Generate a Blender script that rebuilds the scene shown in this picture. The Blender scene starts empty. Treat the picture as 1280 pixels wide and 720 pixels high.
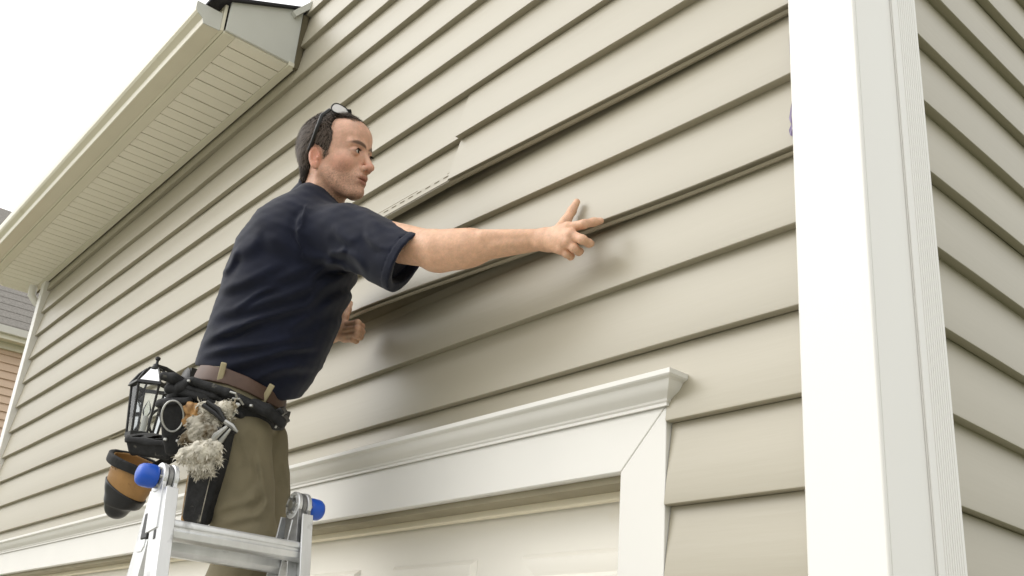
import bpy, bmesh, math, random
import numpy as np
from mathutils import Matrix, Vector

random.seed(7); rng = np.random.default_rng(7)
scene = bpy.context.scene
COL = scene.collection

# ------------------------------------------------------------------ camera
M = np.array([[0.6572086153530879, 0.7501006934306175, 0.07365993226024355],     # camera right in the world
              [-0.2201242359646179, 0.2844911923413461, -0.9330648863938631],    # camera down
              [-0.7208482202562964, 0.5970039457115053, 0.35208540463674987]])   # camera forward
CAM = np.array([.736, -1.383, 1.685]); FPX = 1193.556; CX, CY = 640., 427.712    # standing eye height in front of the corner
cd = bpy.data.cameras.new('camera'); cam = bpy.data.objects.new('camera', cd); COL.objects.link(cam)
cam.matrix_world = Matrix([[M[0][0], -M[1][0], -M[2][0], CAM[0]], [M[0][1], -M[1][1], -M[2][1], CAM[1]],
                           [M[0][2], -M[1][2], -M[2][2], CAM[2]], [0, 0, 0, 1]])
cd.sensor_width = 36; cd.lens = FPX / 1280 * 36; cd.shift_y = (CY - 360) / 1280
cd.clip_start = .02; cd.clip_end = 2000
scene.camera = cam

# ------------------------------------------------------------------ overcast sky, soft sun, exposure
SUN = Vector((-.52, -.60, .58)).normalized()
SUN_EL = math.asin(SUN.z); SUN_ROT = math.atan2(SUN.x, SUN.y)
world = bpy.data.worlds.new('World'); scene.world = world; world.use_nodes = True
nt = world.node_tree; nt.nodes.clear()
sky = nt.nodes.new('ShaderNodeTexSky'); sky.sky_type = 'NISHITA'; sky.sun_disc = False
sky.sun_elevation = SUN_EL; sky.sun_rotation = SUN_ROT; sky.air_density = 1.5; sky.dust_density = 6.0
hsv = nt.nodes.new('ShaderNodeHueSaturation'); hsv.inputs['Saturation'].default_value = .12
mixc = nt.nodes.new('ShaderNodeMix'); mixc.data_type = 'RGBA'; mixc.inputs[0].default_value = .70   # cloud cover evens the sky out
mixc.inputs[7].default_value = (10.5, 10.45, 10.3, 1)
bg = nt.nodes.new('ShaderNodeBackground'); bg.inputs['Strength'].default_value = .15
out = nt.nodes.new('ShaderNodeOutputWorld')
nt.links.new(sky.outputs[0], hsv.inputs['Color']); nt.links.new(hsv.outputs[0], mixc.inputs[6])
tcw = nt.nodes.new('ShaderNodeTexCoord'); sx = nt.nodes.new('ShaderNodeSeparateXYZ'); gr = nt.nodes.new('ShaderNodeMapRange')   # overcast: brighter overhead
gr.inputs[1].default_value = 0; gr.inputs[2].default_value = 1; gr.inputs[3].default_value = .84; gr.inputs[4].default_value = 1.14
vmw = nt.nodes.new('ShaderNodeVectorMath'); vmw.operation = 'SCALE'
nt.links.new(tcw.outputs['Generated'], sx.inputs[0]); nt.links.new(sx.outputs['Z'], gr.inputs[0]); nt.links.new(gr.outputs[0], vmw.inputs['Scale'])
nt.links.new(mixc.outputs[2], vmw.inputs[0]); nt.links.new(vmw.outputs[0], bg.inputs['Color']); nt.links.new(bg.outputs[0], out.inputs['Surface'])
sl = bpy.data.lights.new('sun', 'SUN'); sl.energy = .55; sl.angle = math.radians(50); sl.color = (1, .97, .92)
so = bpy.data.objects.new('sun', sl); COL.objects.link(so)
so.rotation_euler = SUN.to_track_quat('Z', 'Y').to_euler(); so.location = (-4, -6, 9)
vs = scene.view_settings; vs.view_transform = 'Standard'; vs.look = 'None'; vs.gamma = 1; vs.use_curve_mapping = False
vs.exposure = .21

# ------------------------------------------------------------------ helpers
def lin(r, g, b):
    f = lambda c: c / 12.92 if c <= .04045 else ((c + .055) / 1.055) ** 2.4
    return (f(r / 255), f(g / 255), f(b / 255), 1)

def material(name, col, rough=.5, var=.08, scale=6., stretch=(1, 1, 1), bump=0., bscale=60., bstretch=(1, 1, 1), metal=0., spec=.5,
             attr=None, coat=0., sheen=0., spots=None, sss=0., objvar=0.):
    m = bpy.data.materials.new(name); m.use_nodes = True
    n = m.node_tree; p = n.nodes['Principled BSDF']; L = n.links.new
    p.inputs['Roughness'].default_value = rough; p.inputs['Metallic'].default_value = metal
    p.inputs['Specular IOR Level'].default_value = spec
    if coat: p.inputs['Coat Weight'].default_value = coat
    if sheen: p.inputs['Sheen Weight'].default_value = sheen; p.inputs['Sheen Roughness'].default_value = .5
    if sss:
        p.inputs['Subsurface Weight'].default_value = sss; p.inputs['Subsurface Radius'].default_value = (.008, .004, .002)
        p.inputs['Subsurface Scale'].default_value = .6
    tc = n.nodes.new('ShaderNodeTexCoord')
    mp = n.nodes.new('ShaderNodeMapping'); mp.inputs['Scale'].default_value = stretch; L(tc.outputs['Object'], mp.inputs['Vector'])
    nz = n.nodes.new('ShaderNodeTexNoise'); nz.inputs['Scale'].default_value = scale; nz.inputs['Detail'].default_value = 6
    L(mp.outputs[0], nz.inputs['Vector'])
    mr = n.nodes.new('ShaderNodeMapRange'); mr.inputs[1].default_value = .3; mr.inputs[2].default_value = .7
    mr.inputs[3].default_value = 1 - var; mr.inputs[4].default_value = 1 + var; L(nz.outputs[0], mr.inputs[0])
    vm = n.nodes.new('ShaderNodeVectorMath'); vm.operation = 'SCALE'; L(mr.outputs[0], vm.inputs['Scale'])
    if attr:
        at = n.nodes.new('ShaderNodeAttribute'); at.attribute_name = attr; L(at.outputs['Color'], vm.inputs[0])
    else:
        vm.inputs[0].default_value = col[:3]
    src = vm.outputs[0]
    if objvar:
        oi = n.nodes.new('ShaderNodeObjectInfo'); m3 = n.nodes.new('ShaderNodeMapRange'); m3.inputs[3].default_value = 1 - objvar; m3.inputs[4].default_value = 1 + objvar
        v3 = n.nodes.new('ShaderNodeVectorMath'); v3.operation = 'SCALE'; L(oi.outputs['Random'], m3.inputs[0]); L(m3.outputs[0], v3.inputs['Scale']); L(src, v3.inputs[0]); src = v3.outputs[0]
    if spots:                                                       # (colour, scale, threshold): dirt with a shape of its own
        n2 = n.nodes.new('ShaderNodeTexNoise'); n2.inputs['Scale'].default_value = spots[1]; n2.inputs['Detail'].default_value = 8
        L(tc.outputs['Object'], n2.inputs['Vector'])
        r2 = n.nodes.new('ShaderNodeMapRange'); r2.inputs[1].default_value = spots[2]; r2.inputs[2].default_value = spots[2] + .12
        L(n2.outputs[0], r2.inputs[0])
        mx = n.nodes.new('ShaderNodeMix'); mx.data_type = 'RGBA'; L(r2.outputs[0], mx.inputs[0]); L(src, mx.inputs[6])
        mx.inputs[7].default_value = spots[0]; src = mx.outputs[2]
    L(src, p.inputs['Base Color'])
    if bump:
        m2 = n.nodes.new('ShaderNodeMapping'); m2.inputs['Scale'].default_value = bstretch; L(tc.outputs['Object'], m2.inputs['Vector'])
        nb = n.nodes.new('ShaderNodeTexNoise'); nb.inputs['Scale'].default_value = bscale; nb.inputs['Detail'].default_value = 5
        L(m2.outputs[0], nb.inputs['Vector'])
        bp = n.nodes.new('ShaderNodeBump'); bp.inputs['Strength'].default_value = 1; bp.inputs['Distance'].default_value = bump
        L(nb.outputs[0], bp.inputs['Height']); L(bp.outputs[0], p.inputs['Normal'])
    return m

VINYL = (lin(164, 157, 138))
MAT = dict(
    vinyl=material('vinyl_siding', VINYL, .42, .04, 2.0, (.3, 1, 3), .0005, 40, (.12, 1, 1.6), spec=.8, objvar=.022, spots=(lin(164, 156, 136), 1.3, .66)),
    vinyl_y=material('vinyl_siding_side', VINYL, .42, .04, 2.0, (1, .3, 3), .0005, 40, (1, .12, 1.6), spec=.8, objvar=.022),
    white=material('white_trim', lin(232, 230, 225), .38, .015, 3, (1, 1, .4), .00015, 30, (1, 1, .1)),
    cellular=material('painted_casing', lin(224, 222, 216), .45, .02, 4, (1, 1, 1), .0002, 25),
    gutter=material('gutter_enamel', lin(222, 216, 196), .28, .03, 4, spots=(lin(196, 188, 164), 3, .62)),
    cream=material('cream_aluminium', lin(226, 221, 202), .45, .03, 4),
    soffit=material('soffit_vinyl', lin(242, 237, 222), .5, .03, 5, spots=(lin(222, 212, 186), 2.2, .6)),
    groove=material('dark_gap', lin(96, 88, 66), .8, .1),
    cap=material('end_cap_aluminium', lin(205, 206, 200), .4, .03, 4),
    shingle=material('asphalt_shingle', lin(124, 120, 114), .95, .25, 40, bump=.002, bscale=250),
    shingle_d=material('dark_shingle', lin(44, 44, 47), .95, .3, 40, bump=.002, bscale=250),
    sheath=material('house_wrap', lin(150, 142, 120), .8, .1, 8),
    door=material('garage_door_steel', lin(240, 236, 226), .5, .03, 5, (.4, 1, 2), .0003, 40, (.1, 1, 1.5), spots=(lin(232, 221, 194), 1.6, .58)),
    stop=material('door_stop', lin(238, 230, 208), .6, .04, 5),
    concrete=material('concrete', lin(162, 159, 150), .9, .08, 3, bump=.001, bscale=120),
    grass=material('lawn', lin(98, 104, 74), .9, .3, 8, bump=.02, bscale=60),
    nbwall=material('neighbour_siding', lin(208, 182, 158), .5, .05, 3),
    alu=material('aluminium', lin(222, 223, 224), .42, .08, 30, (1, 1, .08), .0001, 120, (1, 1, .05), metal=.7, spots=(lin(150, 150, 150), 14, .62)),
    alu_d=material('scuffed_aluminium', lin(150, 150, 150), .45, .2, 40, metal=.8, spots=(lin(70, 70, 70), 22, .6)),
    steel=material('zinc_steel', lin(176, 176, 172), .35, .15, 30, metal=.9),
    blue=material('blue_plastic', lin(26, 84, 190), .35, .08, 20, bump=.0003, bscale=90),
    blackplastic=material('black_plastic', lin(26, 26, 27), .4, .1, 20),
    lanternblack=material('lantern_black', lin(22, 22, 23), .45, .2, 40, bump=.0003, bscale=150),
    blackfab=material('black_nylon', lin(27, 27, 28), .75, .5, 60, bump=.0014, bscale=160, spots=(lin(112, 108, 98), 38, .64)),
    leather=material('tan_leather', lin(164, 124, 74), .6, .25, 22, (1, 1, .3), .0006, 90, spots=(lin(86, 58, 30), 18, .58)),
    brownbelt=material('brown_belt', lin(88, 66, 54), .55, .12, 30, bump=.0002, bscale=160),
    khaki=material('khaki_cotton', lin(126, 117, 93), .85, .1, 10, bump=.0005, bscale=420, spots=(lin(110, 102, 80), 9, .56)),
    khaki_l=material('khaki_loop', lin(170, 158, 126), .85, .1, 14, bump=.0004, bscale=300),
    navy=material('navy_pique', lin(11, 17, 38), .8, .2, 14, bump=.0006, bscale=420, spec=.3, sheen=.12),
    rag=material('white_cotton', lin(206, 200, 186), .9, .25, 40, bump=.0015, bscale=120, spots=(lin(160, 148, 124), 30, .6)),
    greyrag=material('grimy_cotton', lin(168, 162, 148), .9, .35, 40, bump=.0015, bscale=120, spots=(lin(96, 82, 60), 26, .54)),
    skin=material('skin', (0, 0, 0, 1), .5, .10, 55, attr='tint', bump=.0006, bscale=190, sss=.2),
    hair=material('dark_hair', lin(36, 30, 26), .8, .35, 40, (1, 1, 1), .001, 500, spec=.12),
    strand=material('hair_strand', lin(92, 77, 64), .5, .8, 700, spec=.5),
    sclera=material('eye_white', lin(205, 198, 190), .25, .05, 30),
    iris=material('eye_iris', lin(44, 32, 24), .15, .1, 80),
    boot=material('boot_leather', lin(70, 54, 40), .6, .15, 20, bump=.0005, bscale=120),
    purple=material('purple_film', lin(140, 128, 168), .3, .3, 40),
    mitre=material('mitre_gap', lin(150, 150, 142), .8, .1),
)

def glass(name, tint=(.95, .97, .97, 1), rough=.05):
    m = bpy.data.materials.new(name); m.use_nodes = True; n = m.node_tree
    for x in list(n.nodes):
        if x.type == 'BSDF_PRINCIPLED': n.nodes.remove(x)
    o = [x for x in n.nodes if x.type == 'OUTPUT_MATERIAL'][0]
    t = n.nodes.new('ShaderNodeBsdfTransparent'); t.inputs[0].default_value = tint
    g = n.nodes.new('ShaderNodeBsdfGlossy'); g.inputs['Roughness'].default_value = rough
    fr = n.nodes.new('ShaderNodeFresnel'); fr.inputs[0].default_value = 1.5
    mx = n.nodes.new('ShaderNodeMixShader')
    n.links.new(fr.outputs[0], mx.inputs[0]); n.links.new(t.outputs[0], mx.inputs[1]); n.links.new(g.outputs[0], mx.inputs[2])
    n.links.new(mx.outputs[0], o.inputs['Surface'])
    return m
MAT['glass'] = glass('clear_glass'); MAT['lens'] = material('glare_white_lens', lin(246, 246, 250), .2, .03, 10, metal=.4)  # near-white lens colour stands in for glare from the sky

def tag(o, label=None, cat=None, group=None, kind=None):
    if label: o['label'] = label
    if cat: o['category'] = cat
    if group: o['group'] = group
    if kind: o['kind'] = kind
    return o

def empty(name, loc=(0, 0, 0), parent=None):
    o = bpy.data.objects.new(name, None); COL.objects.link(o); o.location = loc
    if parent: attach(o, parent)
    return o

def attach(o, parent):
    o.parent = parent
    o.matrix_parent_inverse = Matrix.Translation(-Vector(parent.location))   # parts are modelled in world coordinates

def mk(name, verts, faces, mat, parent=None, smooth=False, angle=None):
    me = bpy.data.meshes.new(name)
    me.from_pydata([tuple(map(float, v)) for v in verts], [], [tuple(map(int, f)) for f in faces])
    me.materials.append(MAT[mat] if isinstance(mat, str) else mat)
    if smooth: me.polygons.foreach_set('use_smooth', [True] * len(me.polygons))
    me.validate(); me.update()
    o = bpy.data.objects.new(name, me); COL.objects.link(o)
    if parent: attach(o, parent)
    if angle is not None and smooth: me.set_sharp_from_angle(angle=math.radians(angle))
    return o

class MB:
    """collects shapes for ONE part"""
    def __init__(s): s.v = []; s.f = []
    def add(s, v, f):
        n = len(s.v); s.v += [tuple(x) for x in v]; s.f += [tuple(i + n for i in q) for q in f]; return s
    def box(s, lo, hi, R=None, c=None):
        v = [((hi if i & 1 else lo)[0], (hi if i & 2 else lo)[1], (hi if i & 4 else lo)[2]) for i in range(8)]
        if R is not None: v = [tuple(np.array(R) @ np.array(p) + np.array(c)) for p in v]
        return s.add(v, [(0, 2, 3, 1), (4, 5, 7, 6), (0, 1, 5, 4), (2, 6, 7, 3), (0, 4, 6, 2), (1, 3, 7, 5)])
    def prism(s, prof, a, b, place, close=True, caps=True):
        """profile list of (p,q) swept from a to b; place(t,p,q)->xyz"""
        n = len(prof); v = [place(a, *p) for p in prof] + [place(b, *p) for p in prof]
        f = [(i, (i + 1) % n, n + (i + 1) % n, n + i) for i in range(n if close else n - 1)]
        if caps and close: f += [tuple(range(n))[::-1], tuple(range(n, 2 * n))]
        return s.add(v, f)
    def tube(s, pts, r, n=10, caps=True, flat=1.0):
        pts = [np.array(p, float) for p in pts]; rr = r if hasattr(r, '__len__') else [r] * len(pts)
        rings = []; up = None
        for i, p in enumerate(pts):
            d = pts[min(i + 1, len(pts) - 1)] - pts[max(i - 1, 0)]; d /= np.linalg.norm(d) + 1e-12
            if up is None:
                up = np.array([0, 0, 1.]) if abs(d[2]) < .9 else np.array([1., 0, 0])
            a = np.cross(d, up); a /= np.linalg.norm(a) + 1e-12; b = np.cross(a, d); up = b
            rings.append([p + rr[i] * (a * math.cos(2 * math.pi * k / n) + b * flat * math.sin(2 * math.pi * k / n)) for k in range(n)])
        v = [q for r_ in rings for q in r_]; f = []
        for i in range(len(pts) - 1):
            for k in range(n): f.append((i * n + k, i * n + (k + 1) % n, (i + 1) * n + (k + 1) % n, (i + 1) * n + k))
        if caps: f += [tuple(range(n))[::-1], tuple(range((len(pts) - 1) * n, len(pts) * n))]
        return s.add(v, f)
    def lathe(s, prof, c, axis=2, n=24):
        """prof: (radius, height) along axis"""
        v = []; f = []
        for r, h in prof:
            for k in range(n):
                a = 2 * math.pi * k / n; p = [0, 0, 0]; p[axis] = h; p[(axis + 1) % 3] = r * math.cos(a); p[(axis + 2) % 3] = r * math.sin(a)
                v.append((p[0] + c[0], p[1] + c[1], p[2] + c[2]))
        for i in range(len(prof) - 1):
            for k in range(n): f.append((i * n + k, i * n + (k + 1) % n, (i + 1) * n + (k + 1) % n, (i + 1) * n + k))
        f += [tuple(range(n))[::-1], tuple(range((len(prof) - 1) * n, len(prof) * n))]
        return s.add(v, f)
    def build(s, name, mat, parent=None, smooth=False, bevel=0, angle=35, seg=2):
        o = mk(name, s.v, s.f, mat, parent, smooth, angle if smooth else None)
        if bevel:
            b = o.modifiers.new('bevel', 'BEVEL'); b.width = bevel; b.segments = seg; b.limit_method = 'ANGLE'; b.angle_limit = math.radians(40)
            for p in o.data.polygons: p.use_smooth = True
            o.data.set_sharp_from_angle(angle=math.radians(50))
        return o

# pixel rays meet known planes: a direction from the photograph, the distance from the wall it touches
def cam2w(q): return CAM + np.asarray(q) @ M
def Q(px, py, z): return np.array([(px - CX) / FPX * z, (py - CY) / FPX * z, z])          # camera-aligned metres
def W(px, py, z): return cam2w(Q(px, py, z))
def depth_y(px, py, y):
    r = np.array([(px - CX) / FPX, (py - CY) / FPX, 1.]) @ M
    return (y - CAM[1]) / r[1]

# ------------------------------------------------------------------ ground
mk('ground', [(-400, -400, -.02), (400, -400, -.02), (400, 400, -.02), (-400, 400, -.02)], [(0, 1, 2, 3)], 'grass')['kind'] = 'structure'
mk('driveway', [(-7.4, -14, -.016), (2.7, -14, -.016), (2.7, .2, -.016), (-7.4, .2, -.016)], [(0, 1, 2, 3)], 'concrete')['kind'] = 'structure'

# ------------------------------------------------------------------ the house
house = empty('house', (-3, 3, 0))
tag(house, 'beige vinyl-sided house with white corner boards and garage door', 'house')
S = .165; Z0 = 2.056                                                # course exposure, height of butt edge 0
XL, XR = -5.861, -.128                                              # siding runs between the corner boards
EX = -2.5                                                           # the eave ends here, the wall goes on up
TOP = 5.75
m = MB(); m.box((EX, .027, 2.12), (-.02, .16, TOP)); m.box((-5.97, .027, 2.12), (EX, .16, 4.12))
m.box((-.56, .027, -.02), (-.02, .16, 2.12)); m.box((-5.97, .027, -.02), (-5.42, .16, 2.12))
front_wall = m.build('front_wall', 'sheath', house)
m = MB(); m.box((-.16, .16, -.02), (-.027, 7, TOP)); side_wall = m.build('side_wall', 'sheath', house)
m = MB(); m.box((-5.97, .16, -.02), (-5.83, 7, 4.12)); m.box((-5.97, 6.86, -.02), (-.16, 7, 4.12)); m.build('rear_walls', 'vinyl_y', house)
m = MB(); m.box((EX, .16, 4.0), (EX + .14, 6.9, TOP)); m.build('upper_side_wall', 'vinyl_y', house)

def siding(a, b, k0, n, parent, place=None, defl=None, hook=False, nseg=1, name='siding_panel', mat='vinyl', hem=True, off=0., hemh=.031, cut=0.):
    """one vinyl panel of n courses: slanted faces, butt ledges, nailing hem; place(t, y, z) -> xyz"""
    z = Z0 + S * k0; prof = []
    if hook: prof += [(.004, z - .010), (.012, z - .0125), (.0215, z - .009)]
    for i in range(n):
        zi = z + S * i
        prof += [(.0215, zi), (.0025, zi - .0006), (.0004, zi + .0006), (0, zi + .0035), (.0106, zi + .085)]
    zt = z + S * n
    prof += [(.0213, zt - .0012)]
    if hem: prof += [(.0240, zt + .001), (.0240, zt + hemh)]
    wv = 0 if abs(b - a) < 1 else 1
    if nseg == 1: nseg = max(2, int(abs(b - a) * 5))
    ph = random.uniform(0, 6.3); ts = np.linspace(a, b, nseg + 1); v = []; f = []; np_ = len(prof)
    for t in ts:
        for (y, zz) in prof:
            y2, z2 = y + off + wv * (.0009 * math.sin(2.9 * t + ph) + .0006 * math.sin(7.1 * t + 2 * ph)), zz + wv * .0007 * math.sin(1.7 * t + ph)
            if defl: dy, dz = defl(t, zz); y2 -= dy; z2 += dz
            v.append(place(t, y2, z2))
    for i in range(nseg):
        for j in range(np_ - 1): f.append((i * np_ + j, (i + 1) * np_ + j, (i + 1) * np_ + j + 1, i * np_ + j + 1))
    if cut:
        b0 = len(v); v += [(p[0], p[1] + cut, p[2]) for p in v[:np_]]; f += [(j, j + 1, b0 + j + 1, b0 + j) for j in range(np_ - 1)]
    return mk(name, v, f, mat, parent, True, 25)

front = lambda t, y, z: (t, y, z)
side = lambda t, y, z: (-y, t, z)
# the door opening splits the low rows
for k in range(-12, 2, 2):
    siding(-.4465, XR, k, 2 if k else 1, front_wall, front, hem=bool(k)); siding(XL, -5.5365, k, 2, front_wall, front)
# one length notched round the door cap
PN = [(.0215, 2.221), (.0025, 2.2204), (.0004, 2.2216), (0, 2.2245), (.0106, 2.306), (.0213, 2.3848), (.0240, 2.387), (.0240, 2.417)]
v = [(-.4465, y, z) for y, z in PN] + [(XR, y, z) for y, z in PN] + [(-5.5365, y, z) for y, z in PN[4:]]
mk('siding_panel', v, [(i, i + 8, i + 9, i + 1) for i in range(7)] + [(16 + i, 4 + i, 5 + i, 17 + i) for i in range(3)], 'vinyl', front_wall, True, 25)
siding(-2.30, XR, 2, 2, front_wall, front, off=-.0016); siding(XL, -2.27, 2, 2, front_wall, front)
siding(XL, -3.80, 4, 2, front_wall, front)
# row 6-8: the worker has unlocked it; the right length stands off, the left one rides up
XS = -1.245
def d_right(x, z):
    d = np.interp(x, [-1.25, -.9, -.53, -.17, -.12], [.040, .025, .012, .002, 0]); v = (z - (Z0 + 6 * S)) / (2 * S)
    return .6 * d * max(0, 1 - v) ** .9, .42 * d * max(0, 1 - 2 * v)
def d_left(x, z):
    d = .036 * np.interp(x, [-3.3, -2.9, -2.2, -1.2], [0, .45, .95, 1]); v = (z - (Z0 + 6 * S)) / (2 * S)
    return .55 * d * max(0, 1 - 1.6 * v), .40 * d * max(0, 1 - 2 * v)
siding(XS, XR, 6, 2, front_wall, front, defl=d_right, hook=True, nseg=24, off=-.0050, cut=.0046)
siding(XL, XS + .04, 6, 2, front_wall, front, defl=d_left, nseg=36)
def on_left(x, dz, proud):                                           # a point on the lower course of the left length
    z = Z0 + 6 * S + dz; a, b = d_left(x, z); return (x, .0215 * dz / S - a - proud, z + b)
m = MB(); xs_ = np.linspace(-2.4, XS - .002, 16); n = len(xs_)
v = [on_left(x, .0045, .0032) for x in xs_] + [on_left(x, .0375, .0032) for x in xs_] + [on_left(x, .0375, -.001) for x in xs_] + [on_left(x, .0045, -.001) for x in xs_]
m.add(v, [(q * n + i, q * n + i + 1, ((q + 1) % 4) * n + i + 1, ((q + 1) % 4) * n + i) for q in range(4) for i in range(n - 1)] + [(n - 1, 2 * n - 1, 3 * n - 1, 4 * n - 1)])
strip = m.build('nailing_strip', 'vinyl', front_wall)
m = MB(); v = [on_left(x, .0380, .0012) for x in xs_] + [on_left(x, .0435, .0012) for x in xs_]
m.add(v, [(i, i + 1, n + i + 1, n + i) for i in range(n - 1)]); m.build('strip_shade_line', 'groove', front_wall)  # dark line on the panel face, shade painted along the strip's upper edge
m = MB(); x = XS - .012
while x > -2.35:
    m.add([on_left(x - .024, .0235, .0040), on_left(x, .0235, .0040), on_left(x, .0285, .0040), on_left(x - .024, .0285, .0040)], [(0, 1, 2, 3)]); x -= .044
m.build('nail_slots', 'groove', front_wall)['kind'] = 'stuff'
rows = {8: -2.05, 10: -3.4, 12: None, 14: None, 16: None, 18: None, 20: None}
for k, seam in rows.items():
    lo = XL if Z0 + S * (k + 2) < 4.12 else (EX + .003 if k > 12 else XL)
    if k == 12:                                                     # beside the eave
        siding(XL, EX + .003, 12, 1, front_wall, front, hem=False); siding(EX + .003, XR, 12, 2, front_wall, front, off=-.0012); continue
    if seam is None: siding(lo, XR, k, 2, front_wall, front)
    else:
        siding(seam, XR, k, 2, front_wall, front, off=-.0012); siding(lo, seam + .03, k, 2, front_wall, front)
for k in range(-12, 22, 2):
    siding(.2, 3.9 if k % 4 else 3.0, k, 2, side_wall, side, mat='vinyl_y', off=-.0012); siding(3.87 if k % 4 else 2.97, 6.98, k, 2, side_wall, side, mat='vinyl_y')

# corner boards
m = MB(); m.box((-.130, -.022, -.02), (.0095, -.0125, TOP)); m.box((-.130, -.0125, -.02), (-.112, .03, TOP))
cb = m.build('corner_board', 'white', house, bevel=.004, seg=3)
m = MB(); m.box((-.10, -.0122, -.02), (-.004, .12, TOP)); m.build('backing', 'groove', cb)  # dark colour puts the shade into the open corner gap
m = MB(); m.box((-.0035, -.0085, -.02), (.0068, .1265, TOP)); m.build('side_face', 'white', cb, bevel=.0015)
m = MB(); m.box((-.03, .1285, -.02), (.0085, .236, TOP))
fl = m.build('fluted_trim', 'white', cb, bevel=.002)
for i in range(9):
    y = .158 + i * .0082; m = MB(); m.box((.0083, y, -.02), (.0094, y + .0046, TOP)); m.build('flute', 'white', cb, bevel=.0005)
m = MB(); m.box((.0083, .1285, -.02), (.0112, .1400, TOP)); m.build('bead', 'white', cb, bevel=.0014)
m = MB(); m.box((-5.940, -.022, -.02), (-5.858, .03, 4.1)); m.box((-5.99, .0305, -.02), (-5.95, .15, 4.1))
m.build('corner_board', 'white', house, bevel=.004)
# shreds of protective film caught between siding ends and the board
for zz, h, w in ((2.93, .12, .008), (2.775, .07, .015), (2.742, .035, .017), (3.02, .06, .006)):
    v = []; n = 7
    for i in range(n):
        t = i / (n - 1); a = w * (.4 + .6 * math.sin(3.1 * t) ** 2) * (.7 + .5 * random.random())
        v += [(-.1285 - a, -.004 - .005 * random.random(), zz + h * (t - .5)), (-.1305, -.0165 - .004 * random.random(), zz + h * (t - .5) + .004)]
    mk('film_scrap', v, [(2 * i, 2 * i + 1, 2 * i + 3, 2 * i + 2) for i in range(n - 1)], 'purple', house)

# garage door surround
XO, XI, ZI, ZO = -.448, -.565, 2.134, 2.254
LO, LI = -5.535, -5.418
casing = empty('door_casing', (-3, 0, 0), house)
def poly(name, pts, y0, y1, mat, parent, bevel=.002):
    n = len(pts); v = [(x, y0, z) for x, z in pts] + [(x, y1, z) for x, z in pts]
    f = [tuple(range(n)), tuple(range(2 * n - 1, n - 1, -1))] + [(i, n + i, n + (i + 1) % n, (i + 1) % n) for i in range(n)]
    m = MB(); m.add(v, f); return m.build(name, mat, parent, bevel=bevel)
g = .0009
poly('side_board', [(XI, -.02), (XO, -.02), (XO, ZO - g), (XI, ZI - g)], .004, .05, 'cellular', casing)
poly('side_board', [(LO, -.02), (LI, -.02), (LI, ZI - g), (LO, ZO - g)], .004, .05, 'cellular', casing)
poly('head_board', [(LI, ZI + g), (XI, ZI + g), (XO, ZO + g), (XO, ZO + .028), (LO, ZO + .028), (LO, ZO + g)], .004, .05, 'cellular', casing)
# crown moulding: swept profile with returned, mitred end
CP = [(0.0020, 2.2510), (-0.0035, 2.2510), (-0.0035, 2.2570), (-0.0065, 2.2600), (-0.0075, 2.2640), (-0.0115, 2.2680), (-0.0175, 2.2720), (-0.0255, 2.2780),
      (-0.0305, 2.2860), (-0.0335, 2.2930), (-0.0375, 2.2960), (-0.0415, 2.2970), (-0.0445, 2.3000), (-0.0445, 2.3100), (0.0020, 2.3160)]
def crown_pt(end, y, z):
    o = .0035 - y                                                    # how far it stands proud
    return (XO + o if end else LO - o, y, z)
v = [crown_pt(0, y, z) for y, z in CP] + [crown_pt(1, y, z) for y, z in CP] + [(XO - y + .0035, .03, z) for y, z in CP] + [(LO + y - .0035, .03, z) for y, z in CP]
n = len(CP); f = []
for i in range(n - 1):
    f += [(i, n + i, n + i + 1, i + 1), (n + i, 2 * n + i, 2 * n + i + 1, n + i + 1), (3 * n + i, i, i + 1, 3 * n + i + 1)]
mk('crown_moulding', v, f, 'cellular', casing, True, 28)
for x0, x1 in ((XI - .001, XI - .02), (LI + .001, LI + .02)):
    m = MB(); m.box((min(x0, x1), .0505, -.02), (max(x0, x1), .115, 2.132)); m.build('jamb', 'cellular', casing)
m = MB(); m.box((LI + .021, .0505, 2.1332), (XI - .021, .115, 2.157)); m.build('head_jamb', 'stop', casing)
m = MB(); m.box((LI + .021, .088, 2.104), (XI - .021, .112, 2.1325)); m.build('stop_moulding', 'stop', casing, bevel=.003)
door = empty('garage_door', (-3, .12, 0), house)
for r in range(4):
    z0, z1 = 2.118 - .533 * (r + 1), 2.118 - .533 * r - .004
    m = MB(); m.box((LI + .025, .121, z0), (XI - .025, .16, z1)); m.build('door_section', 'door', door, bevel=.004)
    for i in range(9):
        xr = -.612 - i * .5335; a, b, c, d = xr - .365, xr, z0 + .095, z1 - .105
        v = [(a, .1205, c), (b, .1205, c), (b, .1205, d), (a, .1205, d)]
        ins = [(.012, .108), (.020, .108), (.050, .1165), (.058, .112), ]
        allv = list(v); fs = []
        for q, (o, y) in enumerate(ins): allv += [(a + o, y, c + o), (b - o, y, c + o), (b - o, y, d - o), (a + o, y, d - o)]
        for q in range(len(ins)):
            for e in range(4): fs.append((q * 4 + e, q * 4 + (e + 1) % 4, q * 4 + 4 + (e + 1) % 4, q * 4 + 4 + e))
        fs.append(tuple(range(len(ins) * 4, len(ins) * 4 + 4)))
        mk('raised_panel', allv, fs, 'door', door, True, 20)

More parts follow.
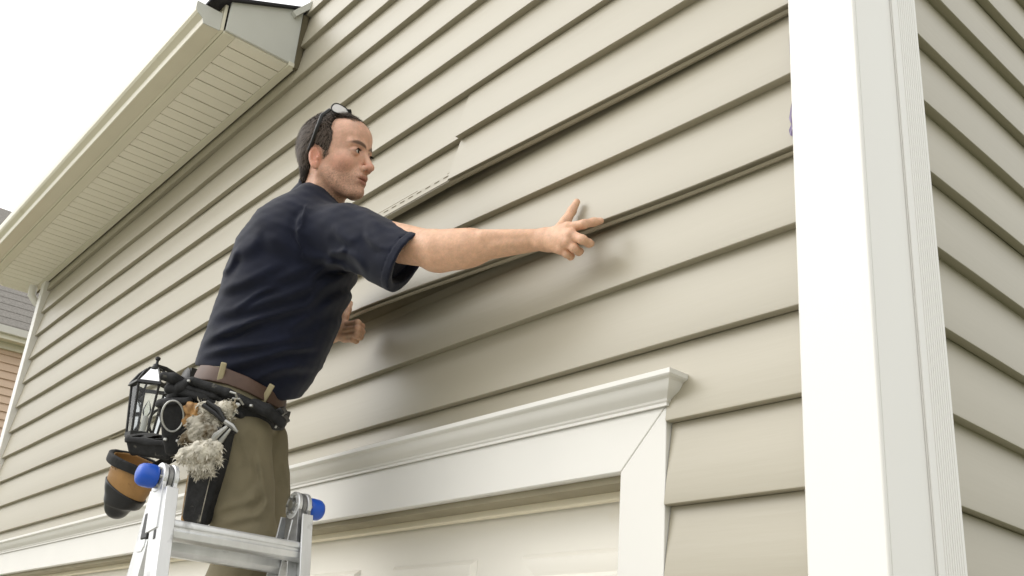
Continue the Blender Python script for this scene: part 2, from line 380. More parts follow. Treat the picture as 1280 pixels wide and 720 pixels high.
# eave: soffit boards, fascia, gutter, end cap, roof
eave = empty('eave', (-4, 0, 4.1), house)
EL = -6.22; YO = -.322; ZS = 4.1
m = MB(); m.box((EL, YO + .001, ZS + .0105), (EX - .004, .021, ZS + .02)); m.build('soffit_backing', 'groove', eave)
m = MB(); m.box((EL, YO, ZS - .0015), (EX, YO + .050, ZS + .010)); m.build('soffit_channel', 'cream', eave, bevel=.002)
m = MB(); m.box((EL, -.036, ZS - .0015), (EX, -.0005, ZS + .010)); m.build('soffit_channel', 'cream', eave, bevel=.002)
pitch = .0775; xx = EX
first = None; i = 0
while xx > EL + .02:
    gap = .0075 if i % 2 == 0 else .0045
    x0, x1 = xx - pitch + gap, xx
    if first is None:
        m = MB(); m.box((-pitch + .006, YO + .051, ZS), (0, -.037, ZS + .009)); first = m.build('soffit_board', 'soffit', None, bevel=.0012); me = first.data
        o = first
    else:
        o = first.copy(); COL.objects.link(o)
    o.location = (xx, 0, random.uniform(-.0006, .0006)); attach(o, eave); o.scale.x = (pitch - gap) / (pitch - .006)
    xx -= pitch; i += 1
m = MB(); m.box((EL, YO - .014, ZS + .004), (EX, YO - .001, ZS + .13)); m.build('fascia', 'cream', eave, bevel=.002)
GP = [(-.337, 4.1035), (-.401, 4.100), (-.405, 4.1025), (-.4065, 4.113), (-.411, 4.123), (-.422, 4.131), (-.433, 4.137), (-.441, 4.147), (-.4445, 4.160), (-.4445, 4.186),
      (-.4385, 4.188), (-.4385, 4.160), (-.428, 4.140), (-.405, 4.125), (-.400, 4.106), (-.341, 4.108), (-.341, 4.2), (-.337, 4.2)]
m = MB(); m.prism([(y, z) for y, z in GP], EL - .02, EX - .012, lambda t, y, z: (t, y, z)); m.build('gutter', 'gutter', eave, True, angle=22)
m = MB(); m.prism([(-.337, 4.104), (-.405, 4.1005), (-.411, 4.123), (-.433, 4.137), (-.4445, 4.160), (-.4445, 4.186), (-.337, 4.186)], EX - .0115, EX - .007, lambda t, y, z: (t, y, z)); m.build('gutter_end', 'cap', eave)
# boxed end of the eave
m = MB(); m.prism([(YO + .004, ZS + .006), (-.012, ZS + .006), (-.012, ZS + .29), (YO + .004, ZS + .145)], EX + .001, EX + .013, lambda t, y, z: (t, y, z)); m.build('end_cap', 'cap', eave, bevel=.002)
m = MB(); m.box((EX - .02, -.036, ZS - .008), (EX + .016, -.004, ZS + .012)); m.build('end_trim', 'cream', eave, bevel=.002)
m = MB(); m.box((EX + .002, -.012, ZS - .010), (EX + .020, .012, ZS + .26)); m.build('corner_flashing', 'groove', eave)
RP = [(-.40, 4.205), (-.40, 4.219), (.10, 4.446), (3.4, 5.946), (3.4, 5.895), (.02, 4.40)]
m = MB(); m.prism(RP, EL - .05, EX + .03, lambda t, y, z: (t, y, z)); roof = m.build('roof', 'shingle_d', house)
sh = None
for r in range(10):
    yb = -.415 + r * .127; zb = 4.216 + (yb + .415) * .4545
    for c in range(13):
        x0 = EL - .05 + c * .30 + (r % 2) * .12
        if x0 + .29 > EX + .05: continue
        if sh is None:
            m = MB(); m.add([(0, 0, 0), (.288, 0, 0), (.288, .15, .0682), (0, .15, .0682), (0, 0, .008), (.288, 0, .008), (.288, .15, .0702), (0, .15, .0702)],
                            [(0, 3, 2, 1), (4, 5, 6, 7), (0, 1, 5, 4), (1, 2, 6, 5), (2, 3, 7, 6), (3, 0, 4, 7)])
            sh = m.build('shingle', 'shingle_d'); o = sh
        else: o = sh.copy(); COL.objects.link(o)
        o.location = (x0, yb, zb); attach(o, roof)
m = MB(); m.box((-.013, -.012, 0), (.013, .012, .34), R=Matrix.Rotation(math.radians(-38), 3, 'X'), c=(EX + .022, -.06, 4.33)); m.build('flashing_strip', 'cap', eave)
# roof of the taller part (above the frame)
m = MB(); m.prism([(EX - .05, TOP), (-1.25, TOP + 1.1), (.35, TOP), (.35, TOP + .1), (-1.25, TOP + 1.22), (EX - .05, TOP + .1)], -.05, 7.1, lambda t, x, z: (x, t, z)); m.build('upper_roof', 'shingle', house)
m = MB(); m.prism([(EX, TOP - .01), (-1.25, TOP + 1.09), (0, TOP - .01)], .0, .1, lambda t, x, z: (x, t, z)); m.build('gable', 'vinyl', house)
# downspout elbow at the far end
m = MB(); m.tube([(-6.03, -.05, 4.11), (-6.03, -.045, 4.03), (-6.02, -.01, 3.985), (-6.02, .06, 3.97), (-6.02, .10, 3.93), (-6.02, .11, 3.85), (-6.02, .11, .1)], .027, 8)
m.build('downspout', 'white', house, True, angle=50)

# ------------------------------------------------------------------ neighbour's house, beyond the far corner
nb = empty('neighbour_house', (-13, 3, 0)); tag(nb, 'tan-sided house with grey shingle roof seen past the far corner', 'house')
NX = -12.0
m = MB(); m.box((-20, .3, -.02), (NX - .03, 12, 5.40)); nw = m.build('wall', 'nbwall', nb)
plank = None
for k in range(54):
    z = 5.36 - .10 * (k + 1)
    if z < 0: break
    if plank is None:
        m = MB(); m.add([(0, .3, 0), (0, 12, 0), (-.022, 12, .105), (-.022, .3, .105), (-.028, .3, 0), (-.028, 12, 0)], [(0, 1, 2, 3), (0, 4, 5, 1)]); plank = m.build('siding_board', 'nbwall'); o = plank
    else: o = plank.copy(); COL.objects.link(o)
    o.location = (NX + .002, 0, z); attach(o, nw)
m = MB(); m.box((NX - .5, 0, 5.401), (NX + .20, 12, 5.42)); m.build('soffit', 'cream', nb)
m = MB(); m.box((NX + .20, 0, 5.39), (NX + .22, 12, 5.53)); m.build('fascia', 'cream', nb)
m = MB(); m.prism([(NX + .221, 5.45), (NX + .28, 5.45), (NX + .31, 5.53), (NX + .221, 5.53)], 0, 12, lambda t, x, z: (x, t, z)); m.build('gutter', 'white', nb)
m = MB(); m.box((NX - .02, .3, 5.32), (NX + .035, 12, 5.399)); m.build('frieze_board', 'cream', nb)
m = MB(); m.prism([(NX + .27, 5.545), (NX - 4.2, 8.9), (NX - 8.8, 5.545), (NX - 8.8, 5.5), (NX - 4.2, 8.8), (NX + .24, 5.50)], -.1, 12.1, lambda t, x, z: (x, t, z)); nr = m.build('roof', 'shingle', nb)
m = MB()
for r in range(9):
    t = r * .2; m.box((NX + .26 - t - .10, -.11, 5.553 + t * .75), (NX + .26 - t, 12.09, 5.556 + t * .75 + .006))
m.build('shingle_courses', 'shingle', nr)['kind'] = 'stuff'

# ------------------------------------------------------------------ wall lantern over the garage door
LXc, LY = -2.95, -.15
lan = empty('wall_lantern', (LXc, 0, 2.7)); tag(lan, 'black metal coach lantern with glass panes on the wall above the garage door', 'lantern')
m = MB(); m.lathe([(.045, 0), (.052, .006), (.045, .014), (.02, .02)], (LXc, -.02, 2.77), axis=1, n=20)
for i in range(len(m.v)): m.v[i] = (m.v[i][0], -m.v[i][1] - .04, 2.77 + (m.v[i][2] - 2.77) * 1.7)
m.box((LXc - .04, -.024, 2.69), (LXc + .04, .012, 2.85)); m.build('back_plate', 'lanternblack', lan, True)
m = MB(); m.tube([(LXc, -.03, 2.80), (LXc, -.07, 2.815), (LXc, -.11, 2.828), (LXc, LY, 2.826)], [.012, .010, .009, .012], 8); m.build('arm', 'lanternblack', lan, True)
m = MB(); m.lathe([(.004, 2.868), (.010, 2.864), (.010, 2.856), (.005, 2.85), (.006, 2.838), (.013, 2.834), (.016, 2.822), (.030, 2.815), (.034, 2.808)][::-1], (LXc, LY, 0), n=16); m.build('finial', 'lanternblack', lan, True)
def ring(r, z, n=6, ph=0): return [(LXc + r * math.cos(2 * math.pi * (k + ph) / n), LY + r * math.sin(2 * math.pi * (k + ph) / n), z) for k in range(n)]
a, b, c, d = ring(.032, 2.812), ring(.083, 2.745), ring(.076, 2.735), ring(.056, 2.545)
roofm = MB()
for k in range(6):
    roofm.tube([a[k], tuple(np.array(a[k]) * .5 + np.array(b[k]) * .5 + np.array([0, 0, .008])), b[k]], .0045, 6)
roofm.add([*ring(.086, 2.747), *ring(.091, 2.735), *ring(.070, 2.732), *ring(.072, 2.747)], [(i + 6 * q, (i + 1) % 6 + 6 * q, (i + 1) % 6 + 6 * ((q + 1) % 4), i + 6 * ((q + 1) % 4)) for q in range(4) for i in range(6)])
roofm.build('roof_frame', 'lanternblack', lan)
for k in range(6):
    k2 = (k + 1) % 6
    mk('roof_pane', [a[k], a[k2], b[k2], b[k]], [(0, 1, 2, 3)], 'glass', lan)
    m = MB(); m.tube([c[k], d[k]], .005, 6); m.build('upright', 'lanternblack', lan)
    mk('pane', [d[k], d[k2], c[k2], c[k]], [(0, 1, 2, 3)], 'glass', lan)
m = MB(); m.lathe([(.02, 2.505), (.035, 2.515), (.06, 2.53), (.064, 2.546), (.05, 2.551)], (LXc, LY, 0), n=6)
for i in range(len(m.v)): pass
m.build('base', 'lanternblack', lan)
m = MB(); m.tube([(LXc, LY, 2.55), (LXc, LY, 2.62)], .012, 10); m.build('candle', 'white', lan, True)
m = MB(); m.lathe([(.008, 2.62), (.015, 2.635), (.016, 2.65), (.008, 2.672), (.002, 2.684)], (LXc, LY, 0), n=12); m.build('bulb', 'glass', lan, True)
m = MB(); pts = [(LXc + .02, -.035 - .10 * (t / 14) ** .8, 2.66 - .10 * (t / 14)) for t in range(15)]
pts = [(LXc + .03, -.10 + .042 * math.cos(a_), 2.60 + .055 * math.sin(a_)) for a_ in np.linspace(-.6, 5.2, 26)]
m.tube(pts, .0055, 8); m.tube([pts[-1], (LXc + .02, -.05, 2.66), (LXc, -.03, 2.72)], .0055, 8); m.build('scroll', 'lanternblack', lan, True)

# ------------------------------------------------------------------ the panel being hung
def smooth_d(x):
    xs = [-3.6, -3.2, -2.8, -2.4, -2.0, -1.75, -1.55, -1.3, -1.03, -.85, -.66, -.5, -.35, -.2]
    ds = [0, .002, .014, .042, .072, .084, .083, .068, .046, .033, .021, .011, .004, 0]
    return float(np.mean([np.interp(x + o, xs, ds) for o in (-.06, -.03, 0, .03, .06)]))
def d_loose(x, z):
    v = (z - (Z0 + 4 * S)) / (2 * S)
    d = smooth_d(x); return .66 * d * max(0., 1 - v) ** .78, .36 * d * max(0., 1 - v)
loose = siding(-3.86, XR - .001, 4, 2, None, front, defl=d_loose, hook=True, nseg=60, hem=True, off=-.0018, hemh=.060)
tag(loose, 'bowed beige siding panel the worker grips by its lower edge', 'siding panel')
# ------------------------------------------------------------------ the step ladder
lad = empty('folding_ladder', (-1.38, -.42, 0)); tag(lad, 'silver aluminium folding ladder with blue end knobs under the worker', 'ladder')
HX, HZ = -1.385, 2.095
YA, YB = -.600, -.262                                               # near and wall-side rails
def rail(y, dirx, name='rail', w=.028, dpt=.066, flip=1):
    top = np.array([HX + dirx * .020, y, HZ - .03]); bot = np.array([HX + dirx * .42, y, .02])
    ax = (bot - top); L = np.linalg.norm(ax); ax /= L; ex = np.array([ax[2] * -1, 0, ax[0]]); ey = np.array([0, 1., 0])
    # C section
    P = [(-dpt / 2, -w / 2 * flip), (dpt / 2, -w / 2 * flip), (dpt / 2, w / 2 * flip), (dpt / 2 - .006, w / 2 * flip), (dpt / 2 - .006, -w / 2 * flip + .003 * flip), (-dpt / 2 + .006, -w / 2 * flip + .003 * flip), (-dpt / 2 + .006, w / 2 * flip), (-dpt / 2, w / 2 * flip)]
    m = MB(); m.prism(P, 0, L, lambda t, p, q: tuple(top + ax * t + ex * p + ey * q))
    o = m.build(name, 'alu', lad, bevel=.0012)
    for j in range(3):                                              # punched slots near the top
        c_ = top + ax * (.10 + .13 * j) - ey * (w / 2 * flip + .0006 * flip)
        m = MB(); m.tube([c_ - ax * .010, c_ + ax * .010], .006, 8, flat=1); 
        m.v = [tuple(np.array(v_) * np.array([1, 0, 1]) + np.array([0, c_[1] + .2 * (v_[1] - c_[1]), 0])) for v_ in m.v]
        m.build('slot', 'blackplastic', o)
    return top, ax, ex
rf = rail(YA, 1); rail(YB, 1, flip=-1); rail(YA + .004, -1); rail(YB - .004, -1, flip=-1)
def rung(dirx, z, name='rung'):
    t = (HZ - .03 - z) / (HZ - .05); x = HX + dirx * (.02 + .40 * t)
    P = [(-.024, .016), (.020, .018), (.024, .014), (.024, .004), (.021, .002), (.021, -.004), (.024, -.006), (.022, -.020), (.010, -.026), (-.012, -.026), (-.024, -.014)]
    m = MB(); m.prism([(p * dirx, q) for p, q in P], YA - .012, YB + .012, lambda t_, p, q: (x + p, t_, z + q)); m.build(name, 'alu', lad, bevel=.001)
for i in range(7):
    rung(1, 1.985 - .28 * i); rung(-1, 1.96 - .28 * i)
for y, s_ in ((YA, -1), (YB, 1)):
    h = empty('hinge', (HX, y, HZ), lad)
    for o_, rr_ in ((-.0125, .034), (.0125, .034), (0, .0325)):
        m = MB(); m.lathe([(rr_ - .003, -.0058), (rr_, -.004), (rr_, .004), (rr_ - .003, .0058)], (HX, y + o_, HZ), axis=1, n=32); m.build('hinge_disc', 'alu' if o_ else 'alu_d', h, True, angle=30)
        m = MB(); m.lathe([(.014, -.0068), (.020, -.0066), (.020, .0066), (.014, .0068)], (HX, y + o_, HZ), axis=1, n=24); m.build('hinge_boss', 'alu_d', h, True, angle=30)
        for dx in ((1,) if o_ else (-1,)):
            e = np.array([dx * .155, 0, -.988]); c_ = np.array([HX, y + o_, HZ]); R_ = np.stack([np.array([e[2], 0, -e[0]]), np.array([0, 1., 0]), e], 1)
            m = MB(); m.box((-.030, -.0045, .0), (.030, .0045, .12), R=R_, c=c_); m.build('hinge_plate', 'alu_d' if s_ > 0 else 'alu', h, bevel=.001)
    m = MB(); m.lathe([(.012, -.024), (.012, .024)], (HX, y, HZ), axis=1, n=14); m.build('pin', 'steel', h, True)
    for k in range(6):
        a_ = k * math.pi / 3; m = MB(); m.lathe([(.004, -.023), (.0045, .023)], (HX + .022 * math.cos(a_), y, HZ + .022 * math.sin(a_)), axis=1, n=8); m.build('rivet', 'steel', h, True)
    m = MB(); P = [(.014, 0), (.0235, .001), (.0258, .004), (.0268, .012), (.0265, .026), (.0250, .034), (.0205, .0405), (.012, .044), (.002, .045)]
    m.lathe([(r, s_ * (q + .022)) for r, q in P], (HX, y, HZ), axis=1, n=24); m.build('knob', 'blue', lad, True, angle=60)
    m = MB(); m.box((HX - .045, y - .014, HZ - .135), (HX - .005, y + .014, HZ - .075), ); m.build('lock_block', 'blackplastic', h, bevel=.004)
for dx in (1, -1):
    for y in (YA, YB):
        m = MB(); m.box((HX + dx * .42 - .045, y - .03, -.016), (HX + dx * .42 + .045, y + .03, .05)); m.build('rubber_foot', 'blackplastic', lad, bevel=.006)

# ------------------------------------------------------------------ sculpting with distance fields (camera-aligned metres, rigid)
def smin(a, b, k):
    h = np.clip(.5 + .5 * (b - a) / k, 0, 1); return b * (1 - h) + a * h - k * h * (1 - h)
def smax(a, b, k): return -smin(-a, -b, k)
def caps(P, a, b, ra, rb):
    a = np.asarray(a, float); b = np.asarray(b, float); d = b - a; t = np.clip((P - a) @ d / (d @ d), 0, 1)
    return np.linalg.norm(P - a - t[:, None] * d, axis=1) - (ra + (rb - ra) * t)
def ell(P, c, r, A=None):
    q = P - np.asarray(c)
    if A is not None: q = q @ np.asarray(A).T
    r = np.asarray(r); k0 = np.linalg.norm(q / r, axis=1); k1 = np.linalg.norm(q / (r * r), axis=1) + 1e-9
    return k0 * (k0 - 1) / k1
def rbox(P, c, h, A, r):
    q = np.abs((P - np.asarray(c)) @ np.asarray(A).T) - (np.asarray(h) - r)
    return np.linalg.norm(np.maximum(q, 0), axis=1) + np.minimum(q.max(1), 0) - r
def chain(P, pts, rs, k=.006):
    d = None
    for i in range(len(pts) - 1):
        e = caps(P, pts[i], pts[i + 1], rs[i], rs[i + 1]); d = e if d is None else smin(d, e, k)
    return d
def within(P, c, R, fn):
    d0 = np.linalg.norm(P - np.asarray(c), axis=1) - R; r = np.maximum(d0, .02) + .02; m_ = d0 < .05
    if m_.any(): r[m_] = fn(P[m_])
    return r

def sdf_mesh(fn, lo, hi, h, newton=3):
    lo = np.asarray(lo, float); hi = np.asarray(hi, float); B = 8
    nbk = np.ceil((hi - lo) / (h * B)).astype(int); N = nbk * B + 2
    gi = np.stack(np.meshgrid(*[np.arange(x) for x in nbk], indexing='ij'), -1).reshape(-1, 3)
    d = fn(lo + (gi + .5) * B * h); gi = gi[np.abs(d) < h * B * 1.25] * B
    off = np.stack(np.meshgrid(*[np.arange(B)] * 3, indexing='ij'), -1).reshape(-1, 3)
    cells = (gi[:, None, :] + off[None]).reshape(-1, 3)
    co = np.array([(i & 1, i >> 1 & 1, i >> 2 & 1) for i in range(8)])
    st = np.array([N[1] * N[2], N[2], 1])
    keys = (cells @ st)[:, None] + (co @ st)[None]
    uk, inv = np.unique(keys, return_inverse=True); inv = inv.reshape(keys.shape)
    ijk = np.stack([uk // st[0], uk // N[2] % N[1], uk % N[2]], 1)
    val = np.concatenate([fn(lo + c_ * h) for c_ in np.array_split(ijk, max(1, len(ijk) // 200000))])
    cv = val[inv]; act = (cv.min(1) < 0) & (cv.max(1) >= 0); cells = cells[act]; cv = cv[act]; ck = cells @ st
    acc = np.zeros((len(cells), 3)); cnt = np.zeros(len(cells))
    for i in range(8):
        for b_ in (1, 2, 4):
            if i & b_: continue
            j = i | b_; u, v_ = cv[:, i], cv[:, j]; x_ = (u < 0) != (v_ < 0); t = np.where(x_, u / np.where(u == v_, 1, u - v_), 0)
            p = co[i] + t[:, None] * (co[j] - co[i]); acc += np.where(x_[:, None], p, 0); cnt += x_
    V = lo + (cells + acc / cnt[:, None]) * h
    order = np.argsort(ck); sk = ck[order]
    def find(k): p = np.minimum(np.searchsorted(sk, k), len(sk) - 1); return order[p], sk[p] == k
    F = []
    for ax in range(3):
        b_, c_ = (ax + 1) % 3, (ax + 2) % 3; u, v_ = cv[:, 0], cv[:, 1 << ax]; x_ = (u < 0) != (v_ < 0)
        k = ck[x_]; i0 = np.nonzero(x_)[0]; i1, o1 = find(k - st[b_]); i2, o2 = find(k - st[b_] - st[c_]); i3, o3 = find(k - st[c_])
        ok = o1 & o2 & o3; q = np.stack([i0, i1, i2, i3], 1)[ok]; fl_ = (u[x_] >= 0)[ok]; q[fl_] = q[fl_][:, ::-1]; F.append(q)
    F = np.concatenate(F)
    for _ in range(newton):
        e = h * .6; g = np.stack([fn(V + np.eye(3)[a] * e) - fn(V - np.eye(3)[a] * e) for a in range(3)], 1) / (2 * e)
        V = V - np.clip(fn(V) / np.maximum((g * g).sum(1), .05), -h, h)[:, None] * g
    return V, F

def mesh_np(name, Vc, F, mat, parent=None, tint=None):
    Vw = cam2w(Vc); me = bpy.data.meshes.new(name)
    me.vertices.add(len(Vw)); me.vertices.foreach_set('co', Vw.astype(np.float32).ravel())
    me.loops.add(len(F) * 4); me.loops.foreach_set('vertex_index', F.astype(np.int32).ravel())
    me.polygons.add(len(F)); me.polygons.foreach_set('loop_start', np.arange(len(F), dtype=np.int32) * 4)
    me.update(calc_edges=True); me.validate()
    me.polygons.foreach_set('use_smooth', np.ones(len(me.polygons), bool)); me.materials.append(MAT[mat])
    if tint is not None:
        at = me.color_attributes.new('tint', 'FLOAT_COLOR', 'POINT'); at.data.foreach_set('color', np.c_[tint, np.ones(len(tint))].astype(np.float32).ravel())
    o = bpy.data.objects.new(name, me); COL.objects.link(o)
    if parent: attach(o, parent)
    return o
def unit(v): v = np.asarray(v, float); return v / np.linalg.norm(v)

# ------------------------------------------------------------------ the worker
person = empty('person', tuple(W(300, 560, 2.5) * np.array([1, 1, 0]) + np.array([0, 0, 1.43])))
tag(person, 'man in navy polo shirt and khaki trousers pressing siding onto the wall', 'person')
UPc = M @ np.array([0, 0, 1.])                                      # world up seen from the camera

# head frame: F face, U crown, Sd his right side (towards the camera)
HC = Q(421, 196, 2.58)
U_ = unit([.09, -.985, .12]); F_ = np.array([.925, .05, -.38]); F_ = unit(F_ - U_ * (F_ @ U_)); S_ = unit(np.cross(F_, U_))
if S_[2] > 0: S_ = -S_
HA = np.stack([F_, U_, S_])
def H(f, u, s): return HC + f * F_ + u * U_ + s * S_

def cranium(P, g=0.):
    d = ell(P, H(-.011, .030, 0), (.093 + g, .083 + g, .075 + g), HA)
    return smin(d, ell(P, H(-.038, .012, 0), (.060 + g, .07 + g, .066 + g), HA), .03)
def ears(P):
    d = None
    for s in (1, -1):
        c = H(-.018, -.024, s * .0740); A = np.stack([unit(F_ * .93 + S_ * s * -.35 + U_ * .12), unit(U_ - .12 * F_), unit(S_ * s + F_ * .35)])
        e = ell(P, c, (.0165, .0285, .0095), A); e = smin(e, ell(P, c - U_ * .021 + F_ * .004, (.009, .012, .007), A), .008)
        e = smax(e, -ell(P, c + S_ * s * .0085 + F_ * .0035 + U_ * .003, (.0098, .0195, .0085), A), .003); e = smin(e, ell(P, c + F_ * .012 + S_ * s * .004 - U_ * .004, (.005, .006, .005), A), .004)
        d = e if d is None else np.minimum(d, e)
    return d
def head(P):
    d = cranium(P)
    d = smin(d, ell(P, H(.030, -.035, 0), (.056, .072, .057), HA), .035)          # face block
    d = smin(d, ell(P, H(.045, .052, 0), (.046, .042, .056), HA), .03)            # forehead
    for s in (1, -1):
        d = smin(d, caps(P, H(-.004, -.056, s * .053), H(.058, -.101, s * .016), .016, .017), .022)     # jaw
        d = smin(d, ell(P, H(.050, -.028, s * .043), (.024, .020, .018), HA), .018)                      # cheekbone
        d = smin(d, caps(P, H(.083, .021, s * .012), H(.071, .022, s * .045), .0085, .008), .014)       # brow
        d = smax(d, -ell(P, H(.0925, .0035, s * .033), (.017, .0115, .017), HA), .011)                    # socket
        d = smin(d, ell(P, H(.0745, .001, s * .0325), (.0135, .0125, .0145), HA), .004)                   # lids
        d = smax(d, -ell(P, H(.0895, .0005, s * .033), (.006, .0035, .0115), HA), .0015)                  # eye slit
    d = smin(d, caps(P, H(.080, .012, 0), H(.1075, -.033, 0), .0075, .0105), .010)                        # nose
    d = smin(d, ell(P, H(.1075, -.036, 0), (.0105, .0085, .0095), HA), .006)
    for s in (1, -1):
        d = smin(d, ell(P, H(.0945, -.039, s * .0125), (.0105, .0085, .0075), HA), .005)
        d = smax(d, -ell(P, H(.1005, -.0475, s * .0075), (.006, .0035, .0035), HA), .002)
    d = smin(d, ell(P, H(.074, -.070, 0), (.020, .028, .026), HA), .018)                                  # muzzle
    d = smin(d, caps(P, H(.0900, -.0600, -.012), H(.0900, -.0600, .012), .0050, .0050), .009)
    d = smin(d, ell(P, H(.0850, -.0630, 0), (.0070, .0046, .024), HA), .006)
    d = smin(d, ell(P, H(.0836, -.0748, 0), (.0074, .0056, .021), HA), .006)
    d = smax(d, -ell(P, H(.0940, -.0685, 0), (.011, .0024, .025), HA), .002)                              # mouth line
    d = smax(d, -ell(P, H(.0945, -.0865, 0), (.008, .006, .018), HA), .008)
    d = smin(d, ell(P, H(.076, -.103, 0), (.018, .016, .019), HA), .014)                                  # chin
    d = smin(d, ears(P), .004)
    return d

NECK_B = Q(394, 268, 2.60)
SH_R = Q(432, 292, 2.455); SH_L = Q(392, 300, 2.76)
EL_R = Q(548, 313, 2.29); WR_R = Q(680, 299.5, depth_y(680, 300, -.085))
def wq(px, py, y): return Q(px, py, depth_y(px, py, y))

# right hand: back of the hand to the camera, index laid along the panel, the rest curled under its edge
KN = [wq(709, 285, -.082), wq(713, 293.5, -.086), wq(709.5, 303, -.086), wq(701, 311.5, -.082)]
def hand_r(P):
    w = WR_R; d = None
    for k, r in zip(KN, (.0145, .0150, .0142, .0128)):
        e = caps(P, w + (k - w) * .15, k, .020, r); d = e if d is None else smin(d, e, .012)
    d = smin(d, caps(P, wq(690, 305, -.070), wq(703, 303, -.062), .016, .014), .014)
    d = smin(d, chain(P, [KN[0], wq(730, 280.2, -.072), wq(742, 277.6, -.050), wq(750.5, 276.2, -.036)], [.0118, .0100, .0092, .0078]), .006)
    f1 = chain(P, [KN[1], wq(728, 299.5, -.078), wq(736, 304, -.056), wq(739, 304.5, -.030)], [.0122, .0100, .0090, .0078])
    f2 = chain(P, [KN[2], wq(718, 310.5, -.078), wq(723.5, 314.5, -.058), wq(726, 314, -.032)], [.0116, .0096, .0086, .0075])
    f3 = chain(P, [KN[3], wq(708.5, 317.5, -.074), wq(713, 320.5, -.057), wq(715, 320, -.035)], [.0104, .0086, .0080, .0070])
    for f_ in (f1, f2, f3): d = smin(d, f_, .0035)
    th = chain(P, [wq(693, 294, -.064), wq(707, 277, -.044), wq(715, 263.5, -.031), wq(721, 252.5, -.023)], [.0150, .0122, .0102, .0080])
    d = smin(d, th, .010)
    for k in KN: d = smin(d, np.linalg.norm(P - (k + np.array([0, -.001, -.0075])), axis=1) - .0075, .006)       # knuckles
    return d
WR_L = wq(414, 417, -0.107)
def hand_l(P):
    w = WR_L; y = -.105
    d = smin(caps(P, w, wq(429, 409, -0.102), .024, .022), caps(P, w, wq(433, 419, -0.094), .022, .018), .012)
    for pts, r in (([wq(430, 407, -0.102), wq(447, 404, -0.097), wq(452, 408, -0.072), wq(448, 405, -0.042)], .0098),
                   ([wq(432, 413, -0.102), wq(447, 411, -0.097), wq(452, 415, -0.072), wq(447, 412, -0.042)], .0104),
                   ([wq(432, 419, -0.097), wq(446, 418, -0.094), wq(450, 421, -0.072), wq(445, 418, -0.042)], .0100),
                   ([wq(430, 424, -0.092), wq(441, 424, -0.090), wq(445, 426, -0.070), wq(440, 424, -0.042)], .0088)):
        d = smin(d, chain(P, pts, [r * 1.2, r * 1.05, r * .95, r * .8]), .004)
    d = smin(d, chain(P, [wq(426, 408, -0.112), wq(431, 396, -0.104), wq(435, 387, -0.090), wq(438, 379, -0.077)], [.014, .0118, .0102, .0078]), .008)
    return d
def arm_r(P):
    d = caps(P, SH_R, EL_R, .058, .044)
    a, b = EL_R, WR_R; t = unit(b - a)
    d = smin(d, caps(P, a, a + (b - a) * .30, .042, .0395), .03)
    d = smin(d, caps(P, a + (b - a) * .2, b, .0395, .0238), .03)
    d = smin(d, ell(P, a + (b - a) * .20 + np.array([0, .008, -.004]), (.070, .038, .037), np.stack([t, unit(np.cross(t, [0, 0, 1.])), unit(np.cross(t, [0, 1., 0]))])), .02)
    d = smin(d, caps(P, a + np.array([-.01, .018, .0]), a + np.array([.005, .020, 0]), .028, .028), .02)
    # tendons and ulna head at the wrist
    d = smin(d, np.linalg.norm(P - (b - t * .012 + np.array([0, .010, -.018])), axis=1) - .011, .014)
    d = smin(d, caps(P, a + (b - a) * .45 + np.array([0, -.020, -.020]), b + np.array([0, -.010, -.012]), .014, .008), .015)
    d = smin(d, caps(P, a + (b - a) * .55 + np.array([0, .004, -.026]), b + np.array([.004, .002, -.019]), .009, .0055), .008)
    return d
def arm_l(P):
    e = Q(388, 405, 2.80)
    d = smin(caps(P, SH_L, e, .054, .042), caps(P, e, WR_L, .042, .027), .03); return d

# torso outline measured off the photograph, back edge and front edge
TA, TB = np.array([302, 478.]), np.array([385, 243.]); TL = np.linalg.norm(TB - TA); TU = (TB - TA) / TL; TN = np.array([-TU[1], TU[0]])
t_b = [-.08, .01, .16, .31, .5, .67, .84, .94, 1.01, 1.08]; n_b = [-58, -61, -61, -61.5, -64, -62, -48, -28, -12, 0]
t_f = [-.08, .02, .155, .29, .46, .6, .7, .85, .95, 1.03, 1.08]; n_f = [66, 73, 83.5, 88, 90, 91, 89, 78, 60, 34, 20]
t_d = [-.08, 0, .15, .35, .6, .8, .92, 1.0, 1.06]; h_d = [.135, .145, .155, .162, .175, .175, .135, .085, .05]
ZT = 2.58; PXM = ZT / FPX
def torso(P, g=0.):
    px = P[:, 0] / P[:, 2] * 0 + P[:, 0] / PXM + CX; py = P[:, 1] / PXM + CY             # orthographic at the spine's depth
    q = np.stack([px, py], 1) - TA; t = q @ TU / TL; n = q @ TN
    nb_ = np.interp(t, t_b, n_b); nf_ = np.interp(t, t_f, n_f); hd = np.interp(t, t_d, h_d) + g
    c = (nb_ + nf_) / 2 * PXM; w = (nf_ - nb_) / 2 * PXM + g
    x = n * PXM - c; zc = ZT + .012 * np.sin(t * 3) - .02 * (t - .5); z = P[:, 2] - zc
    w = np.maximum(w, .004); hd = np.maximum(hd, .004)
    rr = (np.abs(x / w) ** 2.25 + np.abs(z / hd) ** 2.25) ** (1 / 2.25)
    d = (rr - 1) * np.minimum(w, hd) * .92
    return smax(d, (t - 1.06) * TL * PXM, .02), t, n
def torso_core(P):
    d, t, n = torso(P, -.03); return np.maximum(d, (.58 - t) * TL * PXM)
